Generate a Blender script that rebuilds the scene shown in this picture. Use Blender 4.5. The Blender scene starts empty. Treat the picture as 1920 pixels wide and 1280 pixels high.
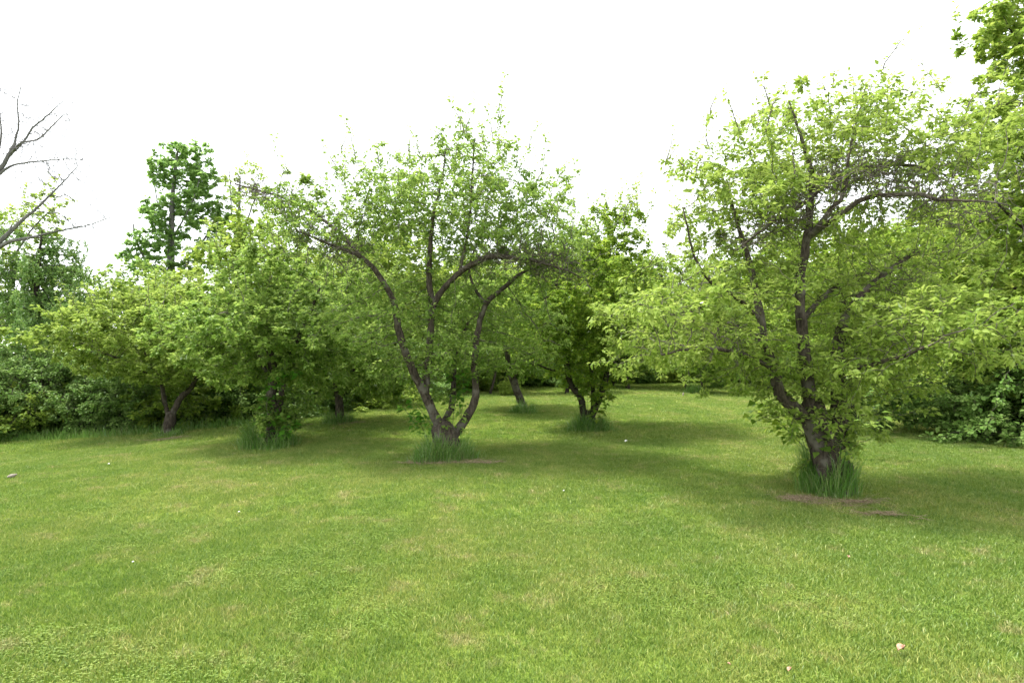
import bpy, math, random
import numpy as np
from mathutils import Vector, Matrix, noise

random.seed(7)
rng = np.random.default_rng(7)
R = math.radians
S = bpy.context.scene
C = S.collection

# ------------------------------------------------------------------ camera
CAM_H = 1.6
F_PX = 1150.0            # focal length in pixels of the 1920 px wide photograph
PITCH = math.atan(28.0 / F_PX)
cd = bpy.data.cameras.new('camera')
cam = bpy.data.objects.new('camera', cd)
C.objects.link(cam)
cam.location = (0, 0, CAM_H)
cam.rotation_euler = (R(90) + PITCH, 0, 0)
cd.sensor_width = 36
cd.lens = 36 * F_PX / 1920
cd.clip_start = 0.05
cd.clip_end = 1500
S.camera = cam

# ------------------------------------------------------------------ world: bright overcast
SUN_EL, SUN_AZ = 67.0, -70.0      # elevation, azimuth clockwise from +Y (high, from the left)
w = bpy.data.worlds.new('World')
S.world = w
w.use_nodes = True
nt = w.node_tree
nt.nodes.clear()
out = nt.nodes.new('ShaderNodeOutputWorld')
bg = nt.nodes.new('ShaderNodeBackground')
sky = nt.nodes.new('ShaderNodeTexSky')
sky.sky_type = 'NISHITA'
sky.sun_disc = False
sky.sun_elevation = R(SUN_EL)
sky.sun_rotation = R(SUN_AZ)
mx = nt.nodes.new('ShaderNodeMix')
mx.data_type = 'RGBA'
mx.inputs[0].default_value = 0.9          # cloud cover over the blue
mx.inputs[7].default_value = (4.8, 4.85, 4.8, 1)
nt.links.new(sky.outputs[0], mx.inputs[6])
nt.links.new(mx.outputs[2], bg.inputs[0])
bg.inputs[1].default_value = 0.1
nt.links.new(bg.outputs[0], out.inputs[0])

sd = bpy.data.lights.new('sun', 'SUN')
sd.energy = 2.0
sd.angle = R(10)
sd.color = (1.0, 0.97, 0.9)
sun = bpy.data.objects.new('sun', sd)
C.objects.link(sun)
v = Vector((math.sin(R(SUN_AZ)) * math.cos(R(SUN_EL)), math.cos(R(SUN_AZ)) * math.cos(R(SUN_EL)), math.sin(R(SUN_EL))))
sun.rotation_euler = (-v).to_track_quat('-Z', 'Y').to_euler()
sun.location = v * 60

S.view_settings.view_transform = 'Standard'
S.view_settings.look = 'None'
S.view_settings.gamma = 1
S.view_settings.use_curve_mapping = False
S.view_settings.exposure = 2.35
S.render.engine = 'CYCLES'
S.cycles.max_bounces = 6
S.cycles.diffuse_bounces = 3
S.cycles.transmission_bounces = 6
S.cycles.transparent_max_bounces = 8

# ------------------------------------------------------------------ geometry of the place
CP, SP = math.cos(PITCH), math.sin(PITCH)


def ray(px, py):
    a = (px - 960) / F_PX
    b = -(py - 640) / F_PX
    # camera axes: right +X, up (0,-SP,CP), forward (0,CP,SP)
    return np.array([a, CP - b * SP, SP + b * CP])


def P(px, py, Y):
    """point seen at pixel (px, py), Y metres away along the ground"""
    d = ray(px, py)
    return np.array([0, 0, CAM_H]) + d * (Y / d[1])


def sstep(a, b, x):
    t = np.clip((x - a) / (b - a), 0, 1)
    return t * t * (3 - 2 * t)


def gz(x, y):
    x = np.asarray(x, float)
    y = np.asarray(y, float)
    z = -0.42 * sstep(-3.5, -13, x) * sstep(4, 12, y)
    z = z + 0.035 * np.sin(x * 0.55 + 1.3) * np.sin(y * 0.41 + 0.4) * sstep(4, 14, y)
    z = z + 0.012 * np.sin(x * 1.7 + y * 0.6) * np.sin(y * 1.3)
    return z


def G(px, py):
    d = ray(px, py)
    t = CAM_H / -d[2]
    for _ in range(40):
        p = np.array([0, 0, CAM_H]) + d * t
        t = (CAM_H - float(gz(p[0], p[1]))) / -d[2]
    return np.array([0, 0, CAM_H]) + d * t


# ------------------------------------------------------------------ materials
def new_mat(name):
    m = bpy.data.materials.new(name)
    m.use_nodes = True
    m.node_tree.nodes.clear()
    return m, m.node_tree.nodes, m.node_tree.links


def ramp(n, cols):
    r = n.new('ShaderNodeValToRGB')
    e = r.color_ramp.elements
    while len(e) < len(cols):
        e.new(0.5)
    for i, (p, c) in enumerate(cols):
        e[i].position = p
        e[i].color = (*c, 1)
    return r


def math_node(n, l, op, a, b):
    m = n.new('ShaderNodeMath')
    m.operation = op
    for i, s in enumerate((a, b)):
        if isinstance(s, (int, float)):
            m.inputs[i].default_value = s
        else:
            l.new(s, m.inputs[i])
    return m.outputs[0]


def leaf_mat(name, dark, mid, light, trans=0.5, gloss=0.10, nscale=1.3):
    m, n, l = new_mat(name)
    o = n.new('ShaderNodeOutputMaterial')
    at = n.new('ShaderNodeAttribute')
    at.attribute_name = 'tone'
    geo = n.new('ShaderNodeNewGeometry')
    nz = n.new('ShaderNodeTexNoise')
    nz.inputs['Scale'].default_value = nscale
    nz.inputs['Detail'].default_value = 2
    l.new(geo.outputs['Position'], nz.inputs['Vector'])
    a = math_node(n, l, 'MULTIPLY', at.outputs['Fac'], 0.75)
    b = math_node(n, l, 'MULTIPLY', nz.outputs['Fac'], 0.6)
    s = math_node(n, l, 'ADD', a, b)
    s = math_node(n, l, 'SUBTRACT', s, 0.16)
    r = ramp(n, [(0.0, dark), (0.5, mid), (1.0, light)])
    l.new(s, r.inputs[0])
    df = n.new('ShaderNodeBsdfDiffuse')
    tr = n.new('ShaderNodeBsdfTranslucent')
    l.new(r.outputs[0], df.inputs[0])
    hs = n.new('ShaderNodeHueSaturation')
    hs.inputs['Hue'].default_value = 0.49
    hs.inputs['Saturation'].default_value = 1.0
    hs.inputs['Value'].default_value = 1.4
    l.new(r.outputs[0], hs.inputs['Color'])
    l.new(hs.outputs[0], tr.inputs[0])
    mix = n.new('ShaderNodeMixShader')
    mix.inputs[0].default_value = trans
    l.new(df.outputs[0], mix.inputs[1])
    l.new(tr.outputs[0], mix.inputs[2])
    gl = n.new('ShaderNodeBsdfGlossy')
    gl.inputs['Roughness'].default_value = 0.42
    gl.inputs[0].default_value = (0.8, 0.85, 0.8, 1)
    fr = n.new('ShaderNodeFresnel')
    fr.inputs[0].default_value = 1.4
    g = math_node(n, l, 'MULTIPLY', fr.outputs[0], gloss * 1.6)
    mix2 = n.new('ShaderNodeMixShader')
    l.new(g, mix2.inputs[0])
    l.new(mix.outputs[0], mix2.inputs[1])
    l.new(gl.outputs[0], mix2.inputs[2])
    l.new(mix2.outputs[0], o.inputs[0])
    return m


def bark_mat(name, a, b, c):
    m, n, l = new_mat(name)
    o = n.new('ShaderNodeOutputMaterial')
    tc = n.new('ShaderNodeTexCoord')
    mp = n.new('ShaderNodeMapping')
    mp.inputs['Scale'].default_value = (1, 1, 0.3)
    l.new(tc.outputs['Object'], mp.inputs[0])
    n1 = n.new('ShaderNodeTexNoise')
    n1.inputs['Scale'].default_value = 34
    n1.inputs['Detail'].default_value = 6
    n1.inputs['Roughness'].default_value = 0.7
    l.new(mp.outputs[0], n1.inputs['Vector'])
    n2 = n.new('ShaderNodeTexNoise')
    n2.inputs['Scale'].default_value = 5
    n2.inputs['Detail'].default_value = 4
    l.new(tc.outputs['Object'], n2.inputs['Vector'])
    r1 = ramp(n, [(0.36, a), (0.62, b)])
    l.new(n1.outputs['Fac'], r1.inputs[0])
    mxx = n.new('ShaderNodeMix')
    mxx.data_type = 'RGBA'
    r2 = ramp(n, [(0.53, (0, 0, 0)), (0.63, (1, 1, 1))])
    l.new(n2.outputs['Fac'], r2.inputs[0])
    f = math_node(n, l, 'MULTIPLY', r2.outputs[0], 0.6)
    l.new(f, mxx.inputs[0])
    l.new(r1.outputs[0], mxx.inputs[6])
    mxx.inputs[7].default_value = (*c, 1)
    bs = n.new('ShaderNodeBsdfPrincipled')
    bs.inputs['Roughness'].default_value = 0.9
    bs.inputs['Specular IOR Level'].default_value = 0.2
    l.new(mxx.outputs[2], bs.inputs['Base Color'])
    bp = n.new('ShaderNodeBump')
    bp.inputs['Strength'].default_value = 0.9
    bp.inputs['Distance'].default_value = 0.02
    l.new(n1.outputs['Fac'], bp.inputs['Height'])
    l.new(bp.outputs[0], bs.inputs['Normal'])
    l.new(bs.outputs[0], o.inputs[0])
    return m


def plain_mat(name, a, b, scale=60, rough=0.8):
    m, n, l = new_mat(name)
    o = n.new('ShaderNodeOutputMaterial')
    tc = n.new('ShaderNodeTexCoord')
    n1 = n.new('ShaderNodeTexNoise')
    n1.inputs['Scale'].default_value = scale
    l.new(tc.outputs['Object'], n1.inputs['Vector'])
    r1 = ramp(n, [(0.35, a), (0.65, b)])
    l.new(n1.outputs['Fac'], r1.inputs[0])
    bs = n.new('ShaderNodeBsdfPrincipled')
    bs.inputs['Roughness'].default_value = rough
    l.new(r1.outputs[0], bs.inputs['Base Color'])
    l.new(bs.outputs[0], o.inputs[0])
    return m


def lawn_colour(n, l):
    """colour of the mown grass as a function of the place on the ground"""
    geo = n.new('ShaderNodeNewGeometry')

    def nz(scale, detail=3, rough=0.55, vec=None):
        t = n.new('ShaderNodeTexNoise')
        t.inputs['Scale'].default_value = scale
        t.inputs['Detail'].default_value = detail
        t.inputs['Roughness'].default_value = rough
        l.new(vec or geo.outputs['Position'], t.inputs['Vector'])
        return t.outputs['Fac']
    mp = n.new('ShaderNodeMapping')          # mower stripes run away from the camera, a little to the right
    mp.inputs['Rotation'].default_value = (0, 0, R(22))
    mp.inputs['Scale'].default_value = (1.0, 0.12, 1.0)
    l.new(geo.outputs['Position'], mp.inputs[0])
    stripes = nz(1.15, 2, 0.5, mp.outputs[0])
    big = nz(0.33, 4, 0.6)
    patch = nz(1.9, 4, 0.62)
    fine = nz(7.0, 3, 0.6)
    a = math_node(n, l, 'MULTIPLY', big, 0.42)
    b = math_node(n, l, 'MULTIPLY', patch, 0.34)
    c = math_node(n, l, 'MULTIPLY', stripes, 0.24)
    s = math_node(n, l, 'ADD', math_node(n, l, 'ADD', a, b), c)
    r = ramp(n, [(0.36, (0.146, 0.242, 0.036)), (0.48, (0.203, 0.288, 0.050)), (0.56, (0.258, 0.320, 0.068)), (0.68, (0.345, 0.352, 0.115))])
    l.new(s, r.inputs[0])
    # dry, straw coloured spots
    rr = ramp(n, [(0.60, (0, 0, 0)), (0.74, (1, 1, 1))])
    sp = math_node(n, l, 'ADD', math_node(n, l, 'MULTIPLY', patch, 0.62), math_node(n, l, 'MULTIPLY', fine, 0.48))
    l.new(sp, rr.inputs[0])
    mxx = n.new('ShaderNodeMix')
    mxx.data_type = 'RGBA'
    l.new(math_node(n, l, 'MULTIPLY', rr.outputs[0], 0.5), mxx.inputs[0])
    l.new(r.outputs[0], mxx.inputs[6])
    mxx.inputs[7].default_value = (0.42, 0.33, 0.19, 1)
    return mxx.outputs[2], fine


def grass_mat(name='grass_blades', mul=1.0):
    m, n, l = new_mat(name)
    o = n.new('ShaderNodeOutputMaterial')
    col, fine = lawn_colour(n, l)
    at = n.new('ShaderNodeAttribute')
    at.attribute_name = 'tone'
    dry = ramp(n, [(0.0, (0.40, 0.58, 0.45)), (0.5, (1, 1, 1)), (0.82, (1.35, 1.25, 1.2)), (0.92, (1.8, 1.4, 2.2)), (1.0, (2.2, 1.7, 3.2))])
    for e in dry.color_ramp.elements:
        e.color = (*[c * mul for c in e.color[:3]], 1)
    l.new(at.outputs['Fac'], dry.inputs[0])
    mu = n.new('ShaderNodeMix')
    mu.data_type = 'RGBA'
    mu.blend_type = 'MULTIPLY'
    mu.inputs[0].default_value = 1
    l.new(col, mu.inputs[6])
    l.new(dry.outputs[0], mu.inputs[7])
    df = n.new('ShaderNodeBsdfDiffuse')
    tr = n.new('ShaderNodeBsdfTranslucent')
    l.new(mu.outputs[2], df.inputs[0])
    l.new(mu.outputs[2], tr.inputs[0])
    mix = n.new('ShaderNodeMixShader')
    mix.inputs[0].default_value = 0.35
    l.new(df.outputs[0], mix.inputs[1])
    l.new(tr.outputs[0], mix.inputs[2])
    gl = n.new('ShaderNodeBsdfGlossy')
    gl.inputs['Roughness'].default_value = 0.45
    mix2 = n.new('ShaderNodeMixShader')
    mix2.inputs[0].default_value = 0.035
    l.new(mix.outputs[0], mix2.inputs[1])
    l.new(gl.outputs[0], mix2.inputs[2])
    l.new(mix2.outputs[0], o.inputs[0])
    return m


def lawn_mat():
    m, n, l = new_mat('lawn_ground')
    o = n.new('ShaderNodeOutputMaterial')
    col, fine = lawn_colour(n, l)
    mu = n.new('ShaderNodeMix')
    mu.data_type = 'RGBA'
    mu.blend_type = 'MULTIPLY'
    mu.inputs[0].default_value = 1
    l.new(col, mu.inputs[6])
    rf = ramp(n, [(0.3, (0.36, 0.38, 0.36)), (0.7, (0.72, 0.70, 0.72))])
    geo = n.new('ShaderNodeNewGeometry')
    t = n.new('ShaderNodeTexNoise')
    t.inputs['Scale'].default_value = 38
    t.inputs['Detail'].default_value = 4
    l.new(geo.outputs['Position'], t.inputs['Vector'])
    l.new(t.outputs['Fac'], rf.inputs[0])
    l.new(rf.outputs[0], mu.inputs[7])
    bs = n.new('ShaderNodeBsdfDiffuse')
    l.new(mu.outputs[2], bs.inputs[0])
    bp = n.new('ShaderNodeBump')
    bp.inputs['Strength'].default_value = 0.6
    bp.inputs['Distance'].default_value = 0.03
    l.new(t.outputs['Fac'], bp.inputs['Height'])
    l.new(bp.outputs[0], bs.inputs['Normal'])
    l.new(bs.outputs[0], o.inputs[0])
    return m


M = {}
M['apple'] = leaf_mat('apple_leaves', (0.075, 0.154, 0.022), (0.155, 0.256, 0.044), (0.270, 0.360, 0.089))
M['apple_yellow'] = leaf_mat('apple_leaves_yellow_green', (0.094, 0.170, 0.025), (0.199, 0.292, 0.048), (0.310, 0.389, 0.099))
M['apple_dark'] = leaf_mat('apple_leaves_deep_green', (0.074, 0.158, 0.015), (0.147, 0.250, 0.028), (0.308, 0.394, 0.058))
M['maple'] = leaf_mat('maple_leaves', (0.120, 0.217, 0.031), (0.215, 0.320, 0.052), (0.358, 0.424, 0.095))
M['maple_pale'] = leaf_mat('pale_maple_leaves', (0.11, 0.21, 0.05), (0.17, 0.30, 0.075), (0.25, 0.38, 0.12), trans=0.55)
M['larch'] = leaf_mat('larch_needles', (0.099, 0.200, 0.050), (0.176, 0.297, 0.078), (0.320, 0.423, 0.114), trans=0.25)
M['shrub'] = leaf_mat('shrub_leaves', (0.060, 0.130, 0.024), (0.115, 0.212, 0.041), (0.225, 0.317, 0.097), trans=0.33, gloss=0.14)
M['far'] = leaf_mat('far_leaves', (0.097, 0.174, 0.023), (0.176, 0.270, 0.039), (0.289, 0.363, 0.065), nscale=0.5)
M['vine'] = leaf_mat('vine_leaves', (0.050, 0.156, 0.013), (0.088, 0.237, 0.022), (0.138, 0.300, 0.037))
M['bark'] = bark_mat('apple_bark', (0.020, 0.016, 0.012), (0.092, 0.075, 0.058), (0.16, 0.15, 0.125))
M['bark_dark'] = bark_mat('dark_bark', (0.014, 0.011, 0.009), (0.045, 0.035, 0.027), (0.07, 0.062, 0.05))
M['bark_grey'] = bark_mat('grey_bark', (0.07, 0.067, 0.067), (0.16, 0.155, 0.15), (0.2, 0.195, 0.18))
M['twig'] = plain_mat('twig_bark', (0.055, 0.045, 0.038), (0.125, 0.105, 0.09), 20, 0.9)
M['twig_grey'] = plain_mat('grey_twig_bark', (0.08, 0.075, 0.08), (0.16, 0.15, 0.155), 20, 0.9)
M['grass'] = grass_mat()
M['tall_grass'] = leaf_mat('tall_grass_blades', (0.060, 0.158, 0.026), (0.120, 0.247, 0.045), (0.300, 0.360, 0.144), trans=0.35)
M['straw'] = plain_mat('dead_grass_strands', (0.16, 0.105, 0.065), (0.40, 0.32, 0.20), 50, 0.9)
M['lawn'] = lawn_mat()


# ------------------------------------------------------------------ mesh helpers
def mesh_from(name, V, Fq, mat, tone=None, smooth=False):
    """V n x 3, Fq m x k faces of one size"""
    V = np.asarray(V, np.float32)
    Fq = np.asarray(Fq, np.int32)
    me = bpy.data.meshes.new(name)
    k = Fq.shape[1]
    me.vertices.add(len(V))
    me.vertices.foreach_set('co', V.ravel())
    me.loops.add(Fq.size)
    me.loops.foreach_set('vertex_index', Fq.ravel())
    me.polygons.add(len(Fq))
    me.polygons.foreach_set('loop_start', np.arange(0, Fq.size, k, dtype=np.int32))
    me.polygons.foreach_set('loop_total', np.full(len(Fq), k, dtype=np.int32))
    if smooth:
        me.polygons.foreach_set('use_smooth', np.ones(len(Fq), bool))
    me.update(calc_edges=True)
    if tone is not None:
        a = me.attributes.new('tone', 'FLOAT', 'FACE')
        a.data.foreach_set('value', np.asarray(tone, np.float32))
    me.materials.append(mat)
    return me


def link(name, me, parent=None, kind=None):
    o = bpy.data.objects.new(name, me)
    C.objects.link(o)
    if parent is not None:
        o.parent = parent
    if kind:
        o['kind'] = kind
    return o


def tag(o, label, cat, group=None):
    o['label'] = label
    o['category'] = cat
    if group:
        o['group'] = group
    return o


def empty(name, loc, label, cat, group=None):
    o = bpy.data.objects.new(name, None)
    C.objects.link(o)
    o.location = tuple(loc)
    o.empty_display_size = 0.3
    return tag(o, label, cat, group)


def unit(a):
    a = np.asarray(a, float)
    return a / np.maximum(np.linalg.norm(a, axis=-1, keepdims=True), 1e-9)


def frames(d, nrm):
    """right, forward, up axes from direction d and rough normal"""
    d = unit(d)
    r = unit(np.cross(d, nrm))
    n = np.cross(r, d)
    return r, d, n


LEAF_V = np.array([[0, 0, 0], [0, 0.48, -0.02], [0, 1.0, -0.16], [-0.27, 0.42, 0.09], [0.27, 0.42, 0.09]])
LEAF_F = np.array([[0, 4, 1], [4, 2, 1], [0, 1, 3], [1, 2, 3]])
QUAD_V = np.array([[0, 0, 0], [0.34, 0.5, 0.07], [0, 1.0, -0.1], [-0.34, 0.5, 0.07]])
QUAD_F = np.array([[0, 1, 2], [0, 2, 3]])


def leaves_mesh(name, pos, d, nrm, size, tone, mat, rich=True):
    V0, F0 = (LEAF_V, LEAF_F) if rich else (QUAD_V, QUAD_F)
    r, f, u = frames(d, nrm)
    n = len(pos)
    nv = len(V0)
    V = (pos[:, None, :] + size[:, None, None] * (V0[None, :, 0:1] * r[:, None, :] + V0[None, :, 1:2] * f[:, None, :] + V0[None, :, 2:3] * u[:, None, :]))
    Fa = F0[None] + (np.arange(n) * nv)[:, None, None]
    return mesh_from(name, V.reshape(-1, 3), Fa.reshape(-1, 3), mat, np.repeat(tone, len(F0)))


def smooth_path(pts, rad, step):
    pts = np.asarray(pts, float)
    rad = np.asarray(rad, float)
    A = np.vstack([2 * pts[0] - pts[1], pts, 2 * pts[-1] - pts[-2]])
    P_, R_ = [], []
    for i in range(len(pts) - 1):
        p0, p1, p2, p3 = A[i:i + 4]
        k = max(2, int(np.linalg.norm(p2 - p1) / step))
        for j in range(k):
            t = j / k
            P_.append(0.5 * (2 * p1 + (p2 - p0) * t + (2 * p0 - 5 * p1 + 4 * p2 - p3) * t * t + (3 * p1 - p0 - 3 * p2 + p3) * t ** 3))
            R_.append(rad[i] * (1 - t) + rad[i + 1] * t)
    P_.append(pts[-1])
    R_.append(rad[-1])
    return np.array(P_), np.array(R_)


def tube_mesh(name, pts, rad, mat, sides=12, rough=0.12, seed=0):
    pts = np.asarray(pts)
    T = unit(np.gradient(pts, axis=0))
    ref = np.array([0.2, -1.0, 0.1]) if abs(T[0][2]) > 0.6 else np.array([0, 0, 1.0])
    V = []
    a = np.linspace(0, 2 * np.pi, sides, endpoint=False)
    x = unit(np.cross(T[0], ref))
    lr = np.random.default_rng(seed)
    ph = lr.uniform(0, 6.28, 4)
    arc = 0.0
    for i, (p, r) in enumerate(zip(pts, rad)):
        if i:
            arc += np.linalg.norm(pts[i] - pts[i - 1])
        x = unit(x - T[i] * np.dot(x, T[i]))
        y = np.cross(T[i], x)
        k = 1 + rough * (np.sin(3 * a + ph[0] + arc * 1.1) + 0.7 * np.sin(5 * a + ph[1] - arc * 1.7) + 0.45 * np.sin(arc * 23 + ph[2] + 2 * a)) + rough * 0.5 * lr.normal(size=sides)
        V.append(p + (r * k)[:, None] * (np.cos(a)[:, None] * x + np.sin(a)[:, None] * y))
    V.append(pts[-1][None] + T[-1] * rad[-1])
    V = np.vstack(V)
    n = len(pts)
    Fs = []
    for i in range(n - 1):
        for j in range(sides):
            q = (i * sides + j, i * sides + (j + 1) % sides, (i + 1) * sides + (j + 1) % sides, (i + 1) * sides + j)
            Fs.append((q[0], q[1], q[2]))
            Fs.append((q[0], q[2], q[3]))
    for j in range(sides):
        Fs.append(((n - 1) * sides + j, (n - 1) * sides + (j + 1) % sides, n * sides))
    return mesh_from(name, V, Fs, mat, smooth=True)


def twig_mesh(name, A, B, ra, rb, mat, sides=3):
    d = unit(B - A)
    ref = np.where(np.abs(d[:, 2:3]) > 0.8, np.array([[1.0, 0, 0]]), np.array([[0, 0, 1.0]]))
    x = unit(np.cross(d, ref))
    y = np.cross(d, x)
    a = np.linspace(0, 2 * np.pi, sides, endpoint=False)
    ring = np.cos(a)[None, :, None] * x[:, None] + np.sin(a)[None, :, None] * y[:, None]
    V = np.concatenate([A[:, None] + ring * ra[:, None, None], B[:, None] + ring * rb[:, None, None]], axis=1)
    n = len(A)
    f = []
    for j in range(sides):
        k = (j + 1) % sides
        f += [[j, k, sides + k], [j, sides + k, sides + j]]
    Fa = np.array(f)[None] + (np.arange(n) * 2 * sides)[:, None, None]
    return mesh_from(name, V.reshape(-1, 3), Fa.reshape(-1, 3), mat)


# ------------------------------------------------------------------ growing
def attractors(env, n, lr, clump=0.26, flat=0.45, hollow=2.4, per=22):
    """clumpy points in a union of ellipsoids (centre, radii, weight)"""
    wts = np.array([e[2] for e in env], float)
    wts /= wts.sum()
    out_ = []
    k = max(3, int(n / per))
    for _ in range(k):
        e = env[lr.choice(len(env), p=wts)]
        u = unit(lr.normal(size=3)) * lr.uniform() ** (1 / hollow)
        c = e[0] + u * e[1]
        s = clump * lr.uniform(0.6, 1.35)
        out_.append(c + lr.normal(size=(per, 3)) * np.array([s, s, s * flat]))
    return np.vstack(out_)


def colonise(nodes, parent, att, step, infl, kill, iters, lr, lift=0.04):
    cap = len(nodes) + 30000
    N = np.zeros((cap, 3))
    N[:len(nodes)] = nodes
    par = list(parent)
    cnt = len(nodes)
    alive = np.ones(len(att), bool)
    D = np.full(len(att), 1e9)
    I = np.zeros(len(att), int)
    for s in range(0, cnt, 400):
        d = np.linalg.norm(att[:, None] - N[None, s:min(s + 400, cnt)], axis=2)
        j = d.argmin(1)
        dm = d[np.arange(len(att)), j]
        m = dm < D
        D[m] = dm[m]
        I[m] = j[m] + s
    for _ in range(iters):
        alive &= D > kill
        act = np.where(alive & (D < infl))[0]
        if len(act) == 0:
            break
        idx = I[act]
        vec = (att[act] - N[idx]) / D[act][:, None]
        u, inv = np.unique(idx, return_inverse=True)
        acc = np.zeros((len(u), 3))
        np.add.at(acc, inv, vec)
        acc = unit(acc) + lr.normal(size=acc.shape) * 0.22
        acc[:, 2] += lift
        new = N[u] + unit(acc) * step
        if cnt + len(new) > cap:
            break
        N[cnt:cnt + len(new)] = new
        par += list(u)
        rem = np.where(alive)[0]
        d = np.linalg.norm(att[rem][:, None] - new[None], axis=2)
        j = d.argmin(1)
        dm = d[np.arange(len(rem)), j]
        m = dm < D[rem]
        D[rem[m]] = dm[m]
        I[rem[m]] = j[m] + cnt
        cnt += len(new)
    return N[:cnt], np.array(par)


def build_tree(root, limbs, env, mats, seed=1, n_att=2500, step=0.11, infl=1.6, kill=0.13, leaf=0.06, lpn=3.0, thin=0.010,
               shoots=0, shoot_len=(0.3, 0.8), rich=True, sides=12, r0=0.0028, max_r=0.05, droop=0.15, upness=1.0, clump=0.26,
               flat=0.45, hollow=2.4, spread=0.05, leaf_parts=0, lift=0.04, bare=None, tone_bias=0.0, limb_step=0.09,
               pipe=2.4, rough=0.09, leaf_fade=None, leaf_name='foliage', tropic=None, per_clump=22):
    """limbs: list of (name, points, radii) local to root; env: ellipsoids local to root"""
    lr = np.random.default_rng(seed)
    nodes, par, fixed = [], [], []
    k = 0
    for li, (nm, pts, rad) in enumerate(limbs):
        p, r = smooth_path(pts, rad, limb_step)
        p = p + lr.normal(size=p.shape) * 0.0035
        s = sides if r[0] > 0.05 else max(6, sides - 4)
        me = tube_mesh(nm, p, r, mats['bark'], s, rough, seed * 31 + li)
        link(nm, me, root)
        skip = 0
        for i in range(len(p)):
            if nm == 'trunk' and p[i][2] < 0.6 * limbs[0][1][-1][2] and li == 0:
                continue
            nodes.append(p[i])
            par.append(-1 if i == 0 or not fixed or skip == 0 else len(nodes) - 2)
            fixed.append(r[i])
            skip = 1
    nodes = np.array(nodes)
    nf = len(nodes)
    att = attractors(env, n_att, lr, clump, flat, hollow, per_clump)
    N, par = colonise(nodes, par, att, step, infl, kill, 90, lr, lift)
    if tropic is not None:
        pass
    n = len(N)
    rad = np.zeros(n)
    kids = np.zeros(n, int)
    acc = np.zeros(n)
    order = np.arange(n - 1, nf - 1, -1)
    for i in order:
        rad[i] = max(r0, acc[i] ** (1 / pipe)) if acc[i] > 0 else r0
        p = par[i]
        acc[p] += rad[i] ** pipe
        kids[p] += 1
    rad[nf:] = np.minimum(rad[nf:], max_r)
    rad[:nf] = fixed
    idx = np.arange(nf, n)
    if len(idx):
        A = N[par[idx]]
        B = N[idx]
        ra = np.minimum(rad[par[idx]], rad[idx] * 1.25)
        rb = rad[idx]
        big = rb > 0.011
        sA, sB = [A], [B]
        sra, srb = [ra], [rb]
    # leaves along thin twigs
    th = idx[rad[idx] < thin]
    LP, LD, LT = [], [], []
    if len(th) and lpn > 0:
        bd = unit(N[th] - N[par[th]])
        c = lr.poisson(lpn * (2.9 if rich else 3.8) * (0.35 + 2.3 * (kids[th] == 0)))
        if leaf_fade is not None:
            c = (c * leaf_fade(N[th]) + lr.uniform(size=len(th))).astype(int)
        rep = np.repeat(np.arange(len(th)), c)
        m = len(rep)
        base = N[th][rep] - bd[rep] * lr.uniform(0, step, (m, 1))
        az = lr.uniform(0, 2 * np.pi, m)
        hor = np.stack([np.cos(az), np.sin(az), np.zeros(m)], 1)
        d = hor * 0.9 + bd[rep] * 0.65 + lr.normal(size=(m, 3)) * 0.25
        d[:, 2] -= droop + lr.uniform(-0.25, 0.25, m)
        d = unit(d)
        LP.append(base + d * lr.uniform(0.0, spread, (m, 1)) + lr.normal(size=(m, 3)) * spread * 0.4)
        LD.append(d)
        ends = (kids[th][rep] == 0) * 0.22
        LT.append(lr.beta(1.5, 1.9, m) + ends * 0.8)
    # upright water shoots out of the crown's top
    if shoots and len(idx):
        cell = {}
        for i in idx:
            q = (int(N[i][0] / 0.28), int(N[i][1] / 0.28))
            if q not in cell or N[i][2] > N[cell[q]][2]:
                cell[q] = i
        tops = np.array(list(cell.values()))
        zs = N[tops][:, 2]
        wt = np.clip((zs - np.quantile(zs, 0.25)), 0.02, None)
        wt /= wt.sum()
        pick = lr.choice(tops, size=min(shoots, len(tops)), replace=False, p=wt)
        for i in pick:
            L = lr.uniform(*shoot_len)
            ks = max(3, int(L / 0.07))
            d = unit(np.array([lr.normal() * 0.28, lr.normal() * 0.28, 1.0]))
            p = N[i].copy()
            for q in range(ks):
                d = unit(d + lr.normal(size=3) * 0.15 + np.array([0, 0, 0.05]))
                p2 = p + d * L / ks
                f = 1 - q / ks
                sA.append(p[None]); sB.append(p2[None])
                sra.append(np.array([0.0055 * f + 0.0026])); srb.append(np.array([0.0055 * (f - 1 / ks) + 0.0026]))
                m = lr.poisson(3.8 if lpn > 0 else 0)
                if m:
                    az = lr.uniform(0, 6.28, m)
                    dd = unit(np.stack([np.cos(az), np.sin(az), lr.uniform(-0.2, 0.7, m)], 1))
                    LP.append(p + d * lr.uniform(0, L / ks, (m, 1)) + dd * 0.01)
                    LD.append(dd)
                    LT.append(np.clip(lr.beta(3, 2, m) + 0.12, 0, 1))
                p = p2
    if len(idx):
        A = np.vstack(sA); B = np.vstack(sB); ra = np.concatenate(sra); rb = np.concatenate(srb)
        link('twigs', twig_mesh('twigs', A, B, ra, rb, mats['twig'], 3 if not rich else 4), root, 'stuff')
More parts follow.
